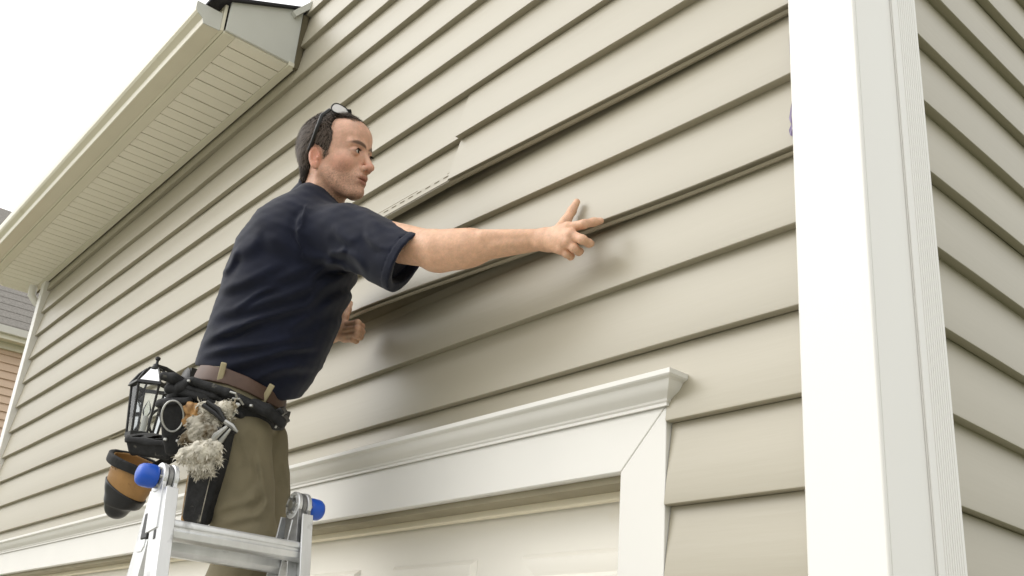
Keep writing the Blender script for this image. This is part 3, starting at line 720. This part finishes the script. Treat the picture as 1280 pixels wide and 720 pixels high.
def body(P):
    d = within(P, HC, .165, head)
    d = smin(d, caps(P, H(-.028, -.055, 0), NECK_B, .052, .060), .022)
    d = smin(d, caps(P, H(-.010, -.08, 0), NECK_B + np.array([.02, .02, 0]), .040, .050), .02)
    d = smin(d, torso_core(P), .03)
    d = smin(d, within(P, (EL_R + SH_R) / 2 + np.array([.08, 0, -.04]), .36, arm_r), .03)
    d = smin(d, within(P, WR_R * .4 + KN[1] * .6, .14, hand_r), .012)
    d = smin(d, arm_l(P), .02)
    d = smin(d, within(P, wq(432, 410, -.09), .14, hand_l), .012)
    return d
Vb, Fb = sdf_mesh(body, (-.70, -.66, 1.95), (.27, .17, 3.1), .0025, 2)
# skin tint: brows, lips, stubble, reddened ears and knuckles - the colours the skin itself has
L3 = lambda r, g, b: np.array(lin(r, g, b)[:3])
tint = np.tile(L3(220, 176, 146), (len(Vb), 1))
loc = (Vb - HC) @ HA.T; inh = np.linalg.norm(Vb - HC, axis=1) < .15
def blend(mask, col): 
    global tint
    mask = np.clip(mask, 0, 1)[:, None]; tint = tint * (1 - mask) + L3(*col) * mask
def blob(c, r, p=2.): return inh * np.clip(1.6 - (np.abs((loc - np.array(c)) / np.array(r)) ** p).sum(1) * 1.1, 0, 1)
blend(inh * .8, (218, 172, 150))
blend(.5 * (blob((.05, -.035, .05), (.03, .025, .03)) + blob((.05, -.035, -.05), (.03, .025, .03))), (208, 146, 124))
blend(.35 * blob((.11, -.035, 0), (.014, .014, .018)), (206, 132, 110))
blend(inh * np.clip((loc[:, 0] + .02) / .04, 0, 1) * np.clip((-.045 - loc[:, 1]) / .02, 0, 1) * .34, (166, 126, 106))
blend(.8 * blob((.09, -.0625, 0), (.012, .0058, .021)) + .8 * blob((.089, -.0745, 0), (.012, .0062, .018)), (180, 118, 104))
for s in (1, -1):
    bx = (loc[:, 2] * s - .030) / .024; bu = (loc[:, 1] - (.0245 - .006 * bx ** 2 + .002 * bx)) / .0048
    blend(inh * (loc[:, 0] > .04) * np.clip(1.5 - np.abs(bx) ** 3 - bu ** 2, 0, 1) * .85, (62, 46, 36))
    e = ((loc[:, 2] * s - .033) / .0135) ** 2 + ((loc[:, 1] - .0005) / .0055) ** 2
    blend(inh * (loc[:, 0] > .06) * np.clip(1.45 - e, 0, 1) * .75, (96, 60, 46))
    blend(.55 * blob((-.018, -.024, s * .08), (.022, .034, .02)), (216, 142, 118))
ha = np.linalg.norm(Vb - KN[1], axis=1) < .13
for k in KN: blend(.35 * np.clip(1 - np.linalg.norm(Vb - k, axis=1) / .02, 0, 1), (214, 148, 118))
blend(.6 * np.clip(1.3 - np.linalg.norm(Vb - (wq(749, 274.5, -.037) + np.array([0, 0, -.006])), axis=1) / .006, 0, 1), (240, 205, 186))
jaw = inh * np.clip((loc[:, 0] + .02) / .04, 0, 1) * np.clip((-.040 - loc[:, 1]) / .02, 0, 1)
tint = tint * (1 + (.035 + .09 * jaw) * rng.normal(size=len(Vb)) - .05 * jaw)[:, None] + tint * rng.normal(size=tint.shape) * .015      # pores and stubble
tint = np.clip(tint, .01, 1)
body_o = mesh_np('body', Vb, Fb, 'skin', person, tint)
def ball(name, c, r, mat, n=16, sc=(1, 1, 1)):
    v = []; f = []
    for i in range(n // 2 + 1):
        th = math.pi * i / (n // 2)
        for k in range(n):
            ph = 2 * math.pi * k / n; v.append(cam2w(c + r * (math.sin(th) * math.cos(ph) * U_ * sc[1] + math.sin(th) * math.sin(ph) * S_ * sc[2] + math.cos(th) * F_ * sc[0])))
    for i in range(n // 2):
        for k in range(n): f.append((i * n + k, i * n + (k + 1) % n, (i + 1) * n + (k + 1) % n, (i + 1) * n + k))
    return mk(name, v, f, mat, person, True)
for s in (1, -1):
    ball('eye', H(.0755, .0006, s * .0328), .0120, 'sclera')
    ball('iris', H(.0870, .0006, s * .0318), .0042, 'iris', sc=(.25, 1, 1))
    m = MB()
    for q in range(14):
        a_ = (q / 13 - .5) * .019; p0 = H(.0868 - .10 * a_ * a_ * 30, .0050 - 12 * a_ * a_, s * (.033 + a_)); p1 = p0 + F_ * .0055 + U_ * .003
        m.tube([cam2w(p0), cam2w(p1)], [.0007, .0003], 4)
    m.build('eyelashes', 'hair', person)

# hair: a cap of short hair with a hairline, plus combed strands that break its outline
def hairmask(P):
    """negative where hair grows"""
    L = (P - HC) @ HA.T; f, u, s = L[:, 0], L[:, 1], np.abs(L[:, 2])
    tuft = np.clip((.052 - s) / .02, 0, 1)
    front = np.where(u > .055, .020 + .062 * tuft, .022 - .10 * np.clip(.0 - u, 0, .3)) 
    front = np.where((u <= .055) & (u > 0), .022 + .004 * np.sin(u * 60), front)
    m1 = f - front
    m2 = (-.016 - .082 * np.clip((-.030 - f) / .035, 0, 1)) - u                    # lower edge: ear to nape
    m2 = np.where((f > -.012) & (f < .03), (-.026) - u, m2)                     # sideburn
    m3 = .022 - np.sqrt(((f + .018) / 1.) ** 2 + ((u + .024) / 1.5) ** 2)        # clear of the ear
    m3 = np.where(s > .05, m3, -1)
    m4 = -.018 - .028 * tuft + 0 * u
    return np.maximum(np.maximum(m1, m2), m3)
def wob(P, fr, sd):
    r = np.random.default_rng(sd); o = 0
    for _ in range(5):
        k = r.normal(size=3) * fr; o = o + np.sin(P @ k + r.uniform(0, 6))
    return o / 5
def hair(P):
    L = (P - HC) @ HA.T
    th = .0012 + (.0045 + .003 * np.clip((L[:, 1] - .03) / .05, 0, 1)) * np.clip(-hairmask(P) / .022, 0, 1)
    d = cranium(P, 0.) - th - .0012 * wob(P, 90, 3)
    d = smin(d, ell(P, H(-.052, -.052, 0), (.046, .058, .055), HA), .02)
    return smax(d, hairmask(P) * .8 + .003 * wob(P, 260, 6), .004)
Vh, Fh = sdf_mesh(hair, HC - .16, HC + .16, .0026)
hair_o = mesh_np('hair', Vh, Fh, 'hair', person)
# strands
nor = []
sel = rng.choice(len(Vh), 16000); P0 = Vh[sel]; e = .002
g = np.stack([cranium(P0 + np.eye(3)[a] * e) - cranium(P0 - np.eye(3)[a] * e) for a in range(3)], 1); g /= np.linalg.norm(g, axis=1)[:, None]
Lc = (P0 - HC) @ HA.T
wt = np.clip((Lc[:, 1] - .035 + .5 * Lc[:, 0]) / .06, 0, 1)[:, None]; comb = wt * (F_ * .8 + S_ * (.25 * np.tanh(Lc[:, 2] / .03))[:, None]) + (1 - wt) * (-U_ * .9 - F_ * .3)
comb = comb + rng.normal(size=comb.shape) * .16; comb -= g * (comb * g).sum(1)[:, None] * .9; comb /= np.linalg.norm(comb, axis=1)[:, None]
ln = rng.uniform(.010, .026, len(P0))[:, None]; wd = np.cross(g, comb) * .00065
okk = hairmask(P0 + comb * ln * .8) < .006 * rng.random(len(P0)) ** 2
P0, g, comb, ln, wd = P0[okk], g[okk], comb[okk], ln[okk], wd[okk]
A_ = P0 - g * .001; B_ = P0 + comb * ln * .55 + g * .0034; C_ = P0 + comb * ln + g * rng.uniform(.0005, .006, len(P0))[:, None]
Vs = np.concatenate([A_ - wd, A_ + wd, B_ - wd * .7, B_ + wd * .7, C_]); k = len(A_); ar = np.arange(k)
fs = [(i, i + k, i + 3 * k, i + 2 * k) for i in ar] + [(i + 2 * k, i + 3 * k, i + 4 * k) for i in ar]
st_ = mk('strands', cam2w(Vs), fs, 'strand', hair_o, True); st_['kind'] = 'stuff'

# sunglasses pushed up on the head
sg = empty('sunglasses', tuple(cam2w(H(-.01, .11, 0)))); tag(sg, 'dark sunglasses with bright lenses pushed up on the man\'s hair', 'sunglasses')
for s in (1, -1):
    c0 = H(.016, .121, s * .034); ax1 = unit(S_ * s * .93 - U_ * .36 + F_ * -.12); ax2 = unit(-F_ * .62 + U_ * .78); ax2 = unit(ax2 - ax1 * (ax1 @ ax2)); nn = np.cross(ax1, ax2)
    ringp = [c0 + ax1 * 0.030 * math.cos(a_) * (1 + .1 * math.cos(2 * a_)) + ax2 * .0195 * math.sin(a_) - U_ * .004 * math.cos(a_) ** 2 for a_ in np.linspace(0, 2 * math.pi, 25)]
    m = MB(); m.tube([cam2w(p) for p in ringp], .0021, 7, caps=False); m.build('rim', 'blackplastic', sg, True)
    mk('lens', [cam2w(p) for p in ringp[:-1]] + [cam2w(c0 + unit(F_ * .6 + U_ * .6) * .004)], [(i, (i + 1) % 24, 24) for i in range(24)], 'lens', sg, True)
    m = MB(); pts = [H(.005, .108, s * .064), H(-.004, .085, s * .0845), H(-.012, .045, s * .0895), H(-.022, .012, s * .0885), H(-.034, -.008, s * .083)]
    m.tube([cam2w(p) for p in pts], [.0034, .0036, .0034, .003, .0026], 8, flat=1.4); m.build('temple_arm', 'blackplastic', sg, True)
m = MB(); m.tube([cam2w(p) for p in (H(.022, .127, -.010), H(.026, .130, 0), H(.022, .127, .010))], .0026, 8); m.build('bridge', 'blackplastic', sg, True)

# shirt
SE = Q(511, 325, 2.325)                                             # middle of the sleeve hem
SD = unit(np.array([(530 - 490), (293 - 356), 0.])); SNx = unit(Q(514, 325, 2.31) - SH_R)
sl_n = np.cross(SD, [0, 0, 1.]); sl_n = sl_n if sl_n @ SNx > 0 else -sl_n
sl_n = unit(sl_n + np.array([0, 0, -.28]))
RIDGE = [  # folds: (x0,y0,x1,y1, width px, height m)
    (262, 432, 418, 372, 5.5, .0065), (268, 446, 398, 415, 5, .0050), (280, 400, 430, 352, 6, .0050), (284, 365, 380, 338, 6, .0042),
    (300, 452, 392, 436, 6, .0052), (330, 470, 400, 455, 6, .005), (392, 392, 446, 338, 5, .0060), (372, 420, 438, 362, 6, .0050), (300, 330, 350, 300, 8, .0030),
    (398, 268, 390, 318, 4, .0030), (395, 318, 432, 340, 6, .0045), (350, 300, 400, 330, 9, .0030), (440, 322, 480, 346, 5, .004), (455, 268, 500, 300, 7, .0028), (430, 300, 470, 312, 6, .003),
    (340, 360, 420, 330, 6, .0035), (290, 418, 350, 402, 3.5, .004), (310, 384, 372, 362, 3.5, .0036), (400, 352, 440, 332, 3.5, .005), (352, 446, 404, 428, 4, .004), (428, 330, 452, 318, 4, .004),
    (470, 300, 505, 330, 4, .003), (285, 345, 320, 320, 5, .003)]
SEAM = [(401, 262, 388, 300, 1.3, .0016), (388, 300, 396, 338, 1.3, .0016)]
def folds(P):
    px = P[:, 0] / PXM + CX; py = P[:, 1] / PXM + CY; q = np.stack([px, py], 1); o = np.zeros(len(P))
    for i, (x0, y0, x1, y1, w, a) in enumerate(RIDGE + SEAM):
        p0 = np.array([x0, y0]); dv = np.array([x1 - x0, y1 - y0]); L = np.linalg.norm(dv); dv = dv / L; nv = np.array([-dv[1], dv[0]])
        s = (q - p0) @ dv / L; n = (q - p0) @ nv + 3.2 * np.sin(s * 5 + i)
        tap = np.clip(s * 4, 0, 1) * np.clip((1.0 - s) * 4, 0, 1); tap = np.where((s < 0) | (s > 1), 0, tap)
        o += 1.7 * a * tap * (np.exp(-(n / w) ** 2) - .75 * np.exp(-((n - 1.75 * w) / (w * 1.1)) ** 2))
    return o
def shirt(P):
    d, t, n = torso(P)
    d = d + .004 * wob(P, 14, 11) * np.clip(1 - t, 0, 1)
    px = P[:, 0] / PXM + CX; py = P[:, 1] / PXM + CY
    sl = caps(P, SH_R, SE + (SE - SH_R) * .25, .079, .0705)
    sl = smin(sl, caps(P, Q(430, 300, 2.46), Q(500, 340, 2.34), .06, .052), .03)
    cut = (P - SE) @ sl_n
    sl = sl - .0016 * ((cut > -.024) & (cut < -.0215)) * -1 - .0012 * np.clip((cut + .022) / .002, 0, 1)
    sl = smax(sl, cut, .003)
    sl = smax(sl, -np.maximum(caps(P, SH_R, SE + (SE - SH_R) * .3, .060, .0645), -(cut + .03)), .002)    # open sleeve
    slL = smax(caps(P, SH_L, Q(388, 390, 2.80), .078, .072), np.linalg.norm(P - SH_L, axis=1) - .20, .01)
    d = smin(d, slL, .03)
    d = smin(d, ell(P, Q(404, 292, 2.52), (.085, .075, .10)), .03)                                         # shoulder blade
    d = smin(d, sl, .035)
    d = d - folds(P) - .0022 * wob(P, 34, 12) - .0012 * wob(P, 75, 13)
    hem = (-.015 - t) * TL * PXM + .010 * np.sin(n * .045 + .6) + .020 * np.clip(n / 60, -1, 1.2) * 0
    hemline = np.interp(px, [236, 250, 272, 300, 340, 360, 380, 400], [452, 456, 457, 467, 489, 499, 498, 488])
    d = smax(d, (py - hemline) * PXM * .85, .006)
    inner, _, _ = torso(P, -.012); d = smax(d, -np.maximum(inner, (hemline - 22 - py) * PXM), .003)       # hollow at the hem
    # neck opening
    ncut = caps(P, H(-.022, -.075, 0), NECK_B + np.array([.006, .004, 0]), .0545, .057)
    d = smax(d, -np.maximum(ncut, (P - NECK_B) @ unit(NECK_B - H(-.022, -.075, 0)) - .01), .004)
    return d
Vt, Ft = sdf_mesh(shirt, (-.90, -.46, 2.20), (-.19, .20, 2.98), .0045, 2)
shirt_o = mesh_np('shirt', Vt, Ft, 'navy', person)
# collar: a folded band standing round the neck
def collar(P):
    ax = unit(NECK_B - H(-.020, -.05, 0)); o = NECK_B - ax * .056; q = P - o; h_ = q @ ax; r = np.linalg.norm(q - h_[:, None] * ax, axis=1)
    ang = (q @ F_) / (r + 1e-6)
    rad = .0725 + .46 * np.clip(h_, -.01, .06) + .004 * ang
    d = np.abs(r - rad) - .0042; top = -.006 + .022 * ang - h_; bot = h_ - (.040 - .004 * ang)
    return smax(smax(d, top, .003), bot, .003)
Vc_, Fc_ = sdf_mesh(collar, NECK_B - .14, NECK_B + .12, .0028); mesh_np('collar', Vc_, Fc_, 'navy', shirt_o)
# sleeve hem stitch band
# trousers
ZP = 2.545; PXP = ZP / FPX
WA = Q(298, 470, ZP); CR = Q(300, 545, ZP)
HIP_R, HIP_L = Q(292, 545, 2.455), Q(318, 552, 2.63)
foot_r = np.array([-1.545, -.47, 1.455]); foot_l = np.array([-1.535, -.33, 1.455])
w2c = lambda w: M @ (np.asarray(w, float) - CAM)
KNEE_R, KNEE_L = Q(309, 700, 2.40), Q(331, 690, 2.56)
def trousers(P):
    d = ell(P, Q(298, 505, ZP), (.118, .115, .150))
    d = smin(d, caps(P, Q(297, 480, ZP - .03), Q(297, 480, ZP + .04), .098, .098), .04)
    d = smin(d, ell(P, Q(280, 530, ZP), (.105, .10, .15)), .04)
    d = smin(d, caps(P, HIP_R, KNEE_R, .094, .077), .03)
    d = smin(d, smin(caps(P, HIP_L, KNEE_L, .090, .074), caps(P, KNEE_L, w2c(foot_l + [0, 0, .06]), .072, .060), .03), .016)
    d = smin(d, caps(P, KNEE_R, w2c(foot_r + [0, 0, .06]), .073, .060), .03)
    px = P[:, 0] / P[:, 2] * FPX + CX; py = P[:, 1] / P[:, 2] * FPX + CY
    o = np.zeros(len(P))
    for (x0, y0, x1, y1, w, a) in ((262, 640, 330, 618, 5, .005), (270, 655, 335, 640, 5, .005), (322, 560, 335, 640, 4, .006), (330, 600, 300, 640, 5, .004), (276, 560, 262, 640, 6, .004), (340, 620, 318, 650, 4, .005), (300, 530, 318, 600, 6, .003)):
        p0 = np.array([x0, y0]); dv = np.array([x1 - x0, y1 - y0], float); L = np.linalg.norm(dv); dv /= L; nv = np.array([-dv[1], dv[0]])
        q = np.stack([px, py], 1) - p0; s = q @ dv / L; n = q @ nv; tap = np.where((s < 0) | (s > 1), 0, np.clip(s * 4, 0, 1) * np.clip((1 - s) * 4, 0, 1))
        o += a * tap * (np.exp(-(n / w) ** 2) - .7 * np.exp(-((n - 1.8 * w) / w) ** 2))
    d = d - o - .003 * wob(P, 26, 21) - .0012 * wob(P, 70, 22)
    top = np.interp(px, [225, 245, 275, 300, 330, 350, 380], [452, 456, 458, 468, 486, 496, 500])
    return smax(d, (top - py) * PXP * .9, .004)
ft = w2c(foot_r)
Vp, Fp = sdf_mesh(trousers, (-1.02, .02, 2.12), (-.50, 1.30, 2.98), .0055); trousers_o = mesh_np('trousers', Vp, Fp, 'khaki', person)

def band(fn, c_top, c_bot, thick, name, mat, parent, h=.003, xlo=225, xhi=372):
    """a strap hugging the waist between two image-height curves (x list, y list)"""
    def f(P):
        px = P[:, 0] / P[:, 2] * FPX + CX; py = P[:, 1] / P[:, 2] * FPX + CY
        d = np.abs(fn(P) - thick * .4) - thick
        d = smax(d, (np.interp(px, *c_top) - py) * PXP * .9, .002); d = smax(d, (py - np.interp(px, *c_bot)) * PXP * .9, .002)
        return d
    V, F = sdf_mesh(f, (-.92, .02, 2.30), (-.54, .30, 2.80), h); return mesh_np(name, V, F, mat, parent)
def waist(P): 
    d = ell(P, Q(298, 505, ZP), (.118, .115, .150)); d = smin(d, caps(P, Q(297, 480, ZP - .03), Q(297, 480, ZP + .04), .098, .098), .04)
    return smin(d, ell(P, Q(280, 530, ZP), (.105, .10, .15)), .04)
XB = [225, 245, 262, 285, 310, 335, 352, 372]
belt = band(waist, (XB, [453, 456, 456.5, 461, 471, 485, 496, 504]), (XB, [470, 474, 476, 481, 491, 504, 513, 520]), .0035, 'belt', 'brownbelt', person)
for bx_, by_, r_ in ((277, 466, -14), (334, 492, -30)):
    c_ = Q(bx_, by_, 2.0)
    # march along the view ray onto the waist
    z = 2.2
    for _ in range(60):
        p_ = Q(bx_, by_, z); d_ = waist(p_[None])[0]
        if d_ < .009: break
        z += max(d_ - .008, .001)
    a_ = math.radians(r_); A = np.stack([[math.cos(a_), -math.sin(a_), 0], [math.sin(a_), math.cos(a_), 0], [0, 0, 1.]])
    V, F = sdf_mesh(lambda P: rbox(P, p_, (.0075, .027, .0035), A, .003), p_ - .05, p_ + .05, .0022); mesh_np('belt_loop', V, F, 'khaki_l', trousers_o)
for fw, nm in ((foot_r, 'boot'), (foot_l, 'boot')):
    c_ = w2c(fw); fw_ = M @ unit([.35, .9, 0]); up_ = UPc
    V, F = sdf_mesh(lambda P: smax(smin(smin(caps(P, c_ + up_ * .14 - fw_ * .05, c_ + up_ * .02 - fw_ * .05, .055, .05), caps(P, c_ - fw_ * .06 + up_ * .02, c_ + fw_ * .14 + up_ * .015, .045, .042), .04), ell(P, c_ + fw_ * .06 + up_ * .03, (.08, .05, .07)), .03), -((P - c_) @ up_) - .012, .006), c_ - .26, c_ + .26, .007)
    mesh_np(nm, V, F, 'boot', person)

# ------------------------------------------------------------------ tool belt and what hangs in it
tb = empty('tool_belt', tuple(W(285, 505, 2.42))); tag(tb, 'black nylon tool belt loaded with pouches round the man\'s hips', 'tool belt')
XT = [200, 225, 245, 270, 300, 325, 345, 360, 380]
strap = band(lambda P: waist(P) - .010, (XT, [466, 470, 474, 480, 492, 504, 511, 514, 516]), (XT, [486, 491, 496, 505, 520, 534, 538, 538, 538]), .006, 'strap', 'blackfab', tb)
def sculpt(name, fn, c, r, mat, parent=None, h=.0032):
    c = np.asarray(c); V, F = sdf_mesh(fn, c - r, c + r, h); return mesh_np(name, V, F, mat, parent)
def rot(a): a = math.radians(a); return np.array([[math.cos(a), math.sin(a), 0], [-math.sin(a), math.cos(a), 0], [0, 0, 1.]])
def tilt(A, yaw): y = math.radians(yaw); return A @ np.array([[math.cos(y), 0, -math.sin(y)], [0, 1, 0], [math.sin(y), 0, math.cos(y)]])
def pouch_fn(c, hx, hy, hz, A, seed, taper=.2, lip=.014):
    def f(P):
        L = (P - c) @ A.T; k = 1 + taper * L[:, 1] / hy * -.5; q = L / np.stack([k, np.ones_like(k), k], 1)
        bo = np.linalg.norm(np.maximum(np.abs(q) - np.array([hx, hy, hz]) + .014, 0), axis=1) - .014
        inner = np.abs(q) - np.array([hx - .008, hy * 2, hz - .008]); inn = np.maximum(inner.max(1), -(q[:, 1] + hy - .05) * 0 + (q[:, 1] - hy + .02) * 1.)
        d = smax(bo, -np.where(q[:, 1] < -hy + .06, inner.max(1), 1), .003)
        rim = np.abs(q[:, 1] + hy - .008) - .008
        d = np.minimum(d, np.maximum(np.abs(bo - .001) - .003, rim))
        return d - .0022 * wob(P, 45, seed) - .001 * wob(P, 120, seed + 1)
    return f
# main black pouch on the right hip with its long tail
A1 = tilt(rot(13), 18); c1 = Q(258, 592, 2.345)
po = sculpt('pouch', pouch_fn(c1, .041, .128, .024, A1, 31, .35), c1, .18, 'blackfab', tb)
for dx_ in (-.030, .030):
    m = MB(); m.tube([cam2w(c1 + A1[0] * dx_ * (1 - .15 * t_) + A1[1] * (t_ * .115) - A1[2] * .0265) for t_ in np.linspace(-.8, .95, 9)], .0012, 5); m.build('stitching', 'greyrag', po)
sculpt('leather_flap', lambda P: rbox(P, Q(239, 622, 2.385), (.015, .060, .012), rot(8), .006) - .002 * wob(P, 60, 71), Q(239, 622, 2.385), .09, 'leather', tb, .003)
A2 = tilt(rot(-6), -10); c2 = Q(223, 532, 2.375)
sculpt('pouch', pouch_fn(c2, .038, .070, .032, A2, 33), c2, .13, 'blackfab', tb)
c3 = Q(197, 559, 2.42)
sculpt('pouch', pouch_fn(c3, .064, .026, .040, tilt(rot(5), 10), 35), c3, .12, 'blackfab', tb)
A4 = rot(-16); c4 = Q(270, 498, 2.365)
for i, (a_, b_, r_) in enumerate((((212, 486), (300, 518), .013), ((214, 500), (240, 478), .014), ((240, 476), (330, 515), .011), ((236, 486), (300, 512), .009), ((318, 505), (352, 528), .014), ((205, 470), (232, 484), .012))):
    zz = 2.375 if i != 4 else 2.40
    p0, p1 = Q(*a_, zz), Q(*b_, zz + .02); sculpt('webbing', lambda P: chain(P, [p0, (p0 + p1) / 2 + np.array([0, -.008, -.008]), p1], [r_, r_ * 1.15, r_]) - .0018 * wob(P, 90, 40 + i), (p0 + p1) / 2, .14, 'blackfab', tb, .0034)
# buckle clips at the front
for i, (bx_, by_) in enumerate(((349, 516), (352, 527))):
    c_ = Q(bx_, by_, 2.44); sculpt('buckle', lambda P: rbox(P, c_, (.016, .010, .022), rot(-32), .004), c_, .06, 'blackplastic', tb, .0022)
m = MB(); m.tube([W(344, 535, 2.415), W(352, 521, 2.418), W(355, 516, 2.43)], .0028, 8); m.build('buckle_bar', 'steel', tb, True)
# hammer ring
cR = Q(216, 520, 2.325)
m = MB(); pts = [cam2w(cR + np.array([.0225 * math.cos(a_), .0375 * math.sin(a_), .012 * math.cos(a_)])) for a_ in np.linspace(0, 2 * math.pi, 33)]
m.tube(pts, .0026, 8, caps=False); m.build('hammer_ring', 'steel', tb, True)
for (x0, y0, x1, y1, z_) in ((281, 523, 300, 505, 2.345), (283, 532, 296, 512, 2.34), (291, 498, 304, 506, 2.36), (288, 490, 297, 500, 2.36)):
    m = MB(); m.tube([W(x0, y0, z_), W((x0 + x1) / 2 + 2, (y0 + y1) / 2 - 3, z_ - .006), W(x1, y1, z_)], .0032, 8); m.build('metal_clip', 'steel', tb, True)
for i, (x0, y0) in enumerate(((207, 549), (222, 551), (297, 505), (314, 507), (236, 476))):
    c_ = Q(x0, y0, 2.335 if i < 2 else 2.36); ball_ = MB(); ball_.lathe([(.001, -.004), (.005, -.003), (.005, .002), (.001, .004)], cam2w(c_), n=10); ball_.build('rivet', 'steel', tb, True)
# tan leather pouch with black toe
pT, pB = Q(174, 577, 2.44), Q(151, 634, 2.44); aT = unit(pB - pT); cT = (pT + pB) / 2
def pouch_axes(P):
    q = P - pT; h_ = q @ aT; o_ = q - h_[:, None] * aT; return h_, o_
def lp(P):
    h_, o_ = pouch_axes(P); t = np.clip(h_ / .125, -.1, 1.1)
    rx = .070 - .020 * t - .012 * t ** 3; rz = .052 - .014 * t
    r = np.sqrt(((o_[:, 0]) / rx) ** 2 + (o_[:, 1] / rx) ** 2 + (o_[:, 2] / rz) ** 2); d = (r - 1) * .045
    d = smax(d, np.abs(h_ - .0575) - .0575, .005); d = smax(d, -np.maximum((r - .88) * .045, h_ - .03), .002)
    return d - .003 * wob(P, 42, 51) - .001 * wob(P, 130, 52)
lpo = sculpt('leather_pouch', lp, cT, .12, 'leather', tb, .003)
def lrim(P):
    h_, o_ = pouch_axes(P); r = np.sqrt((o_[:, 0] / .0725) ** 2 + (o_[:, 1] / .0725) ** 2 + (o_[:, 2] / .0545) ** 2)
    return smax(np.abs((r - 1.0) * .05) - .0042, np.abs(h_ - .010 - .004 * wob(P, 30, 53)) - .0125, .004) - .001 * wob(P, 90, 54)
sculpt('rim', lrim, cT, .12, 'blackfab', lpo, .003)
def ltoe(P):
    h_, o_ = pouch_axes(P); d = lp(P) - .0035; d = smax(d, .078 + .25 * o_[:, 0] * 1.0 - h_, .004)
    return smin(d, ell(P, Q(147, 633, 2.44), (.032, .032, .032), rot(20)), .02)
sculpt('toe', ltoe, cT + np.array([-.02, .03, 0]), .11, 'blackplastic', lpo, .003)
m = MB(); m.box((-.012, -.05, -.004), (.012, .05, .004), R=(M.T @ tilt(rot(60), 0).T), c=cam2w(Q(196, 583, 2.44))); m.build('hanger', 'blackfab', tb)

# rags, insulation tuft and tools stuffed into the pouches
def rag(name, label, cat, spots, seed, mat='rag', h=.003, group=None, fray=420):
    pts = [(Q(x, y, z), r) for x, y, z, r in spots]
    def f(P):
        d = None
        for c_, r in pts:
            e = ell(P, c_, np.array(r) if hasattr(r, '__len__') else np.array([r, r * .8, r * .6])); d = e if d is None else smin(d, e, .010)
        return d - .0055 * np.abs(wob(P, 110, seed)) + .003 - .003 * wob(P, 240, seed + 1)
    c = np.mean([p for p, _ in pts], 0); o = sculpt(name, f, c, .11, mat, None, h); tag(o, label, cat, group)
    if fray:
        r = np.random.default_rng(seed); v = []; fs = []
        for i in range(fray):
            c_, rr = pts[r.integers(len(pts))]; dr = unit(r.normal(size=3) + np.array([0, .35, -.5])); p0 = c_ + dr * rr * np.array([1, .8, .6]) * .9
            ln = r.uniform(.006, .018); d1 = unit(dr + r.normal(size=3) * .8 + np.array([0, .5, 0])); wv = unit(np.cross(d1, r.normal(size=3))) * r.uniform(.0008, .0026)
            p1 = p0 + d1 * ln * .5; p2 = p1 + unit(d1 + r.normal(size=3) * .6 + np.array([0, .6, 0])) * ln * .5
            b = len(v); v += [p0 - wv, p0 + wv, p1 - wv, p1 + wv, p2]; fs += [(b, b + 1, b + 3, b + 2), (b + 2, b + 3, b + 4)]
        mk('frayed_threads', cam2w(np.array(v)), fs, mat, o)['kind'] = 'stuff'
    return o
rag('work_rag', 'frayed white cotton rag hanging over the rim of the hip pouch', 'rag', [(238, 568, 2.285, .030), (252, 564, 2.28, .034), (266, 560, 2.285, .028), (230, 571, 2.29, .020), (244, 583, 2.28, .020), (257, 582, 2.28, .020), (269, 575, 2.285, .018), (262, 590, 2.285, .012), (248, 592, 2.285, .012)], 61, fray=800)
rag('work_glove', 'grimy grey cloth glove stuffed behind the hammer ring', 'glove', [(250, 543, 2.31, .036), (239, 550, 2.305, .028), (263, 540, 2.31, .028), (256, 526, 2.325, .028), (244, 530, 2.32, .024), (268, 530, 2.32, .018)], 63, 'greyrag', fray=500)
rag('work_rag', 'crumpled pale cloth tucked under the black webbing by the belt', 'rag', [(277, 511, 2.33, .024), (287, 508, 2.33, .020), (262, 513, 2.335, .024), (270, 522, 2.33, .020), (254, 508, 2.34, .018), (282, 520, 2.33, .018)], 65, fray=500)
rag('leather_scrap', 'brown leather tool sheath wedged beside the hammer ring', 'sheath', [(240, 512, 2.34, .024), (247, 522, 2.335, .022), (236, 528, 2.34, .02)], 67, 'leather', fray=0)
pl = empty('pliers', tuple(W(280, 535, 2.30))); tag(pl, 'steel-jawed pliers with handles crossing the hip pouch', 'pliers')
for dx, dy in ((0, 0), (5, -4)):
    m = MB(); m.tube([W(254 + dx, 506 + dy, 2.318), W(268 + dx, 516 + dy, 2.31), W(282, 528, 2.31)], [.006, .0065, .005], 8); m.build('handle', 'blackplastic', pl, True)
m = MB(); m.tube([W(281, 527, 2.31), W(290, 533, 2.308), W(297, 540, 2.31)], [.007, .008, .003], 8); m.build('jaw', 'steel', pl, True)
sn = empty('tin_snips', tuple(W(270, 545, 2.30))); tag(sn, 'bright steel snips lying slantwise over the black pouch', 'snips')
m = MB(); m.tube([W(262, 556, 2.285), W(270, 545, 2.285), W(284, 533, 2.29)], [.005, .009, .004], 8); m.build('blade', 'steel', sn, True)
m = MB(); m.tube([W(266, 560, 2.288), W(276, 551, 2.285), W(288, 536, 2.29)], [.004, .007, .003], 8); m.build('blade', 'steel', sn, True)
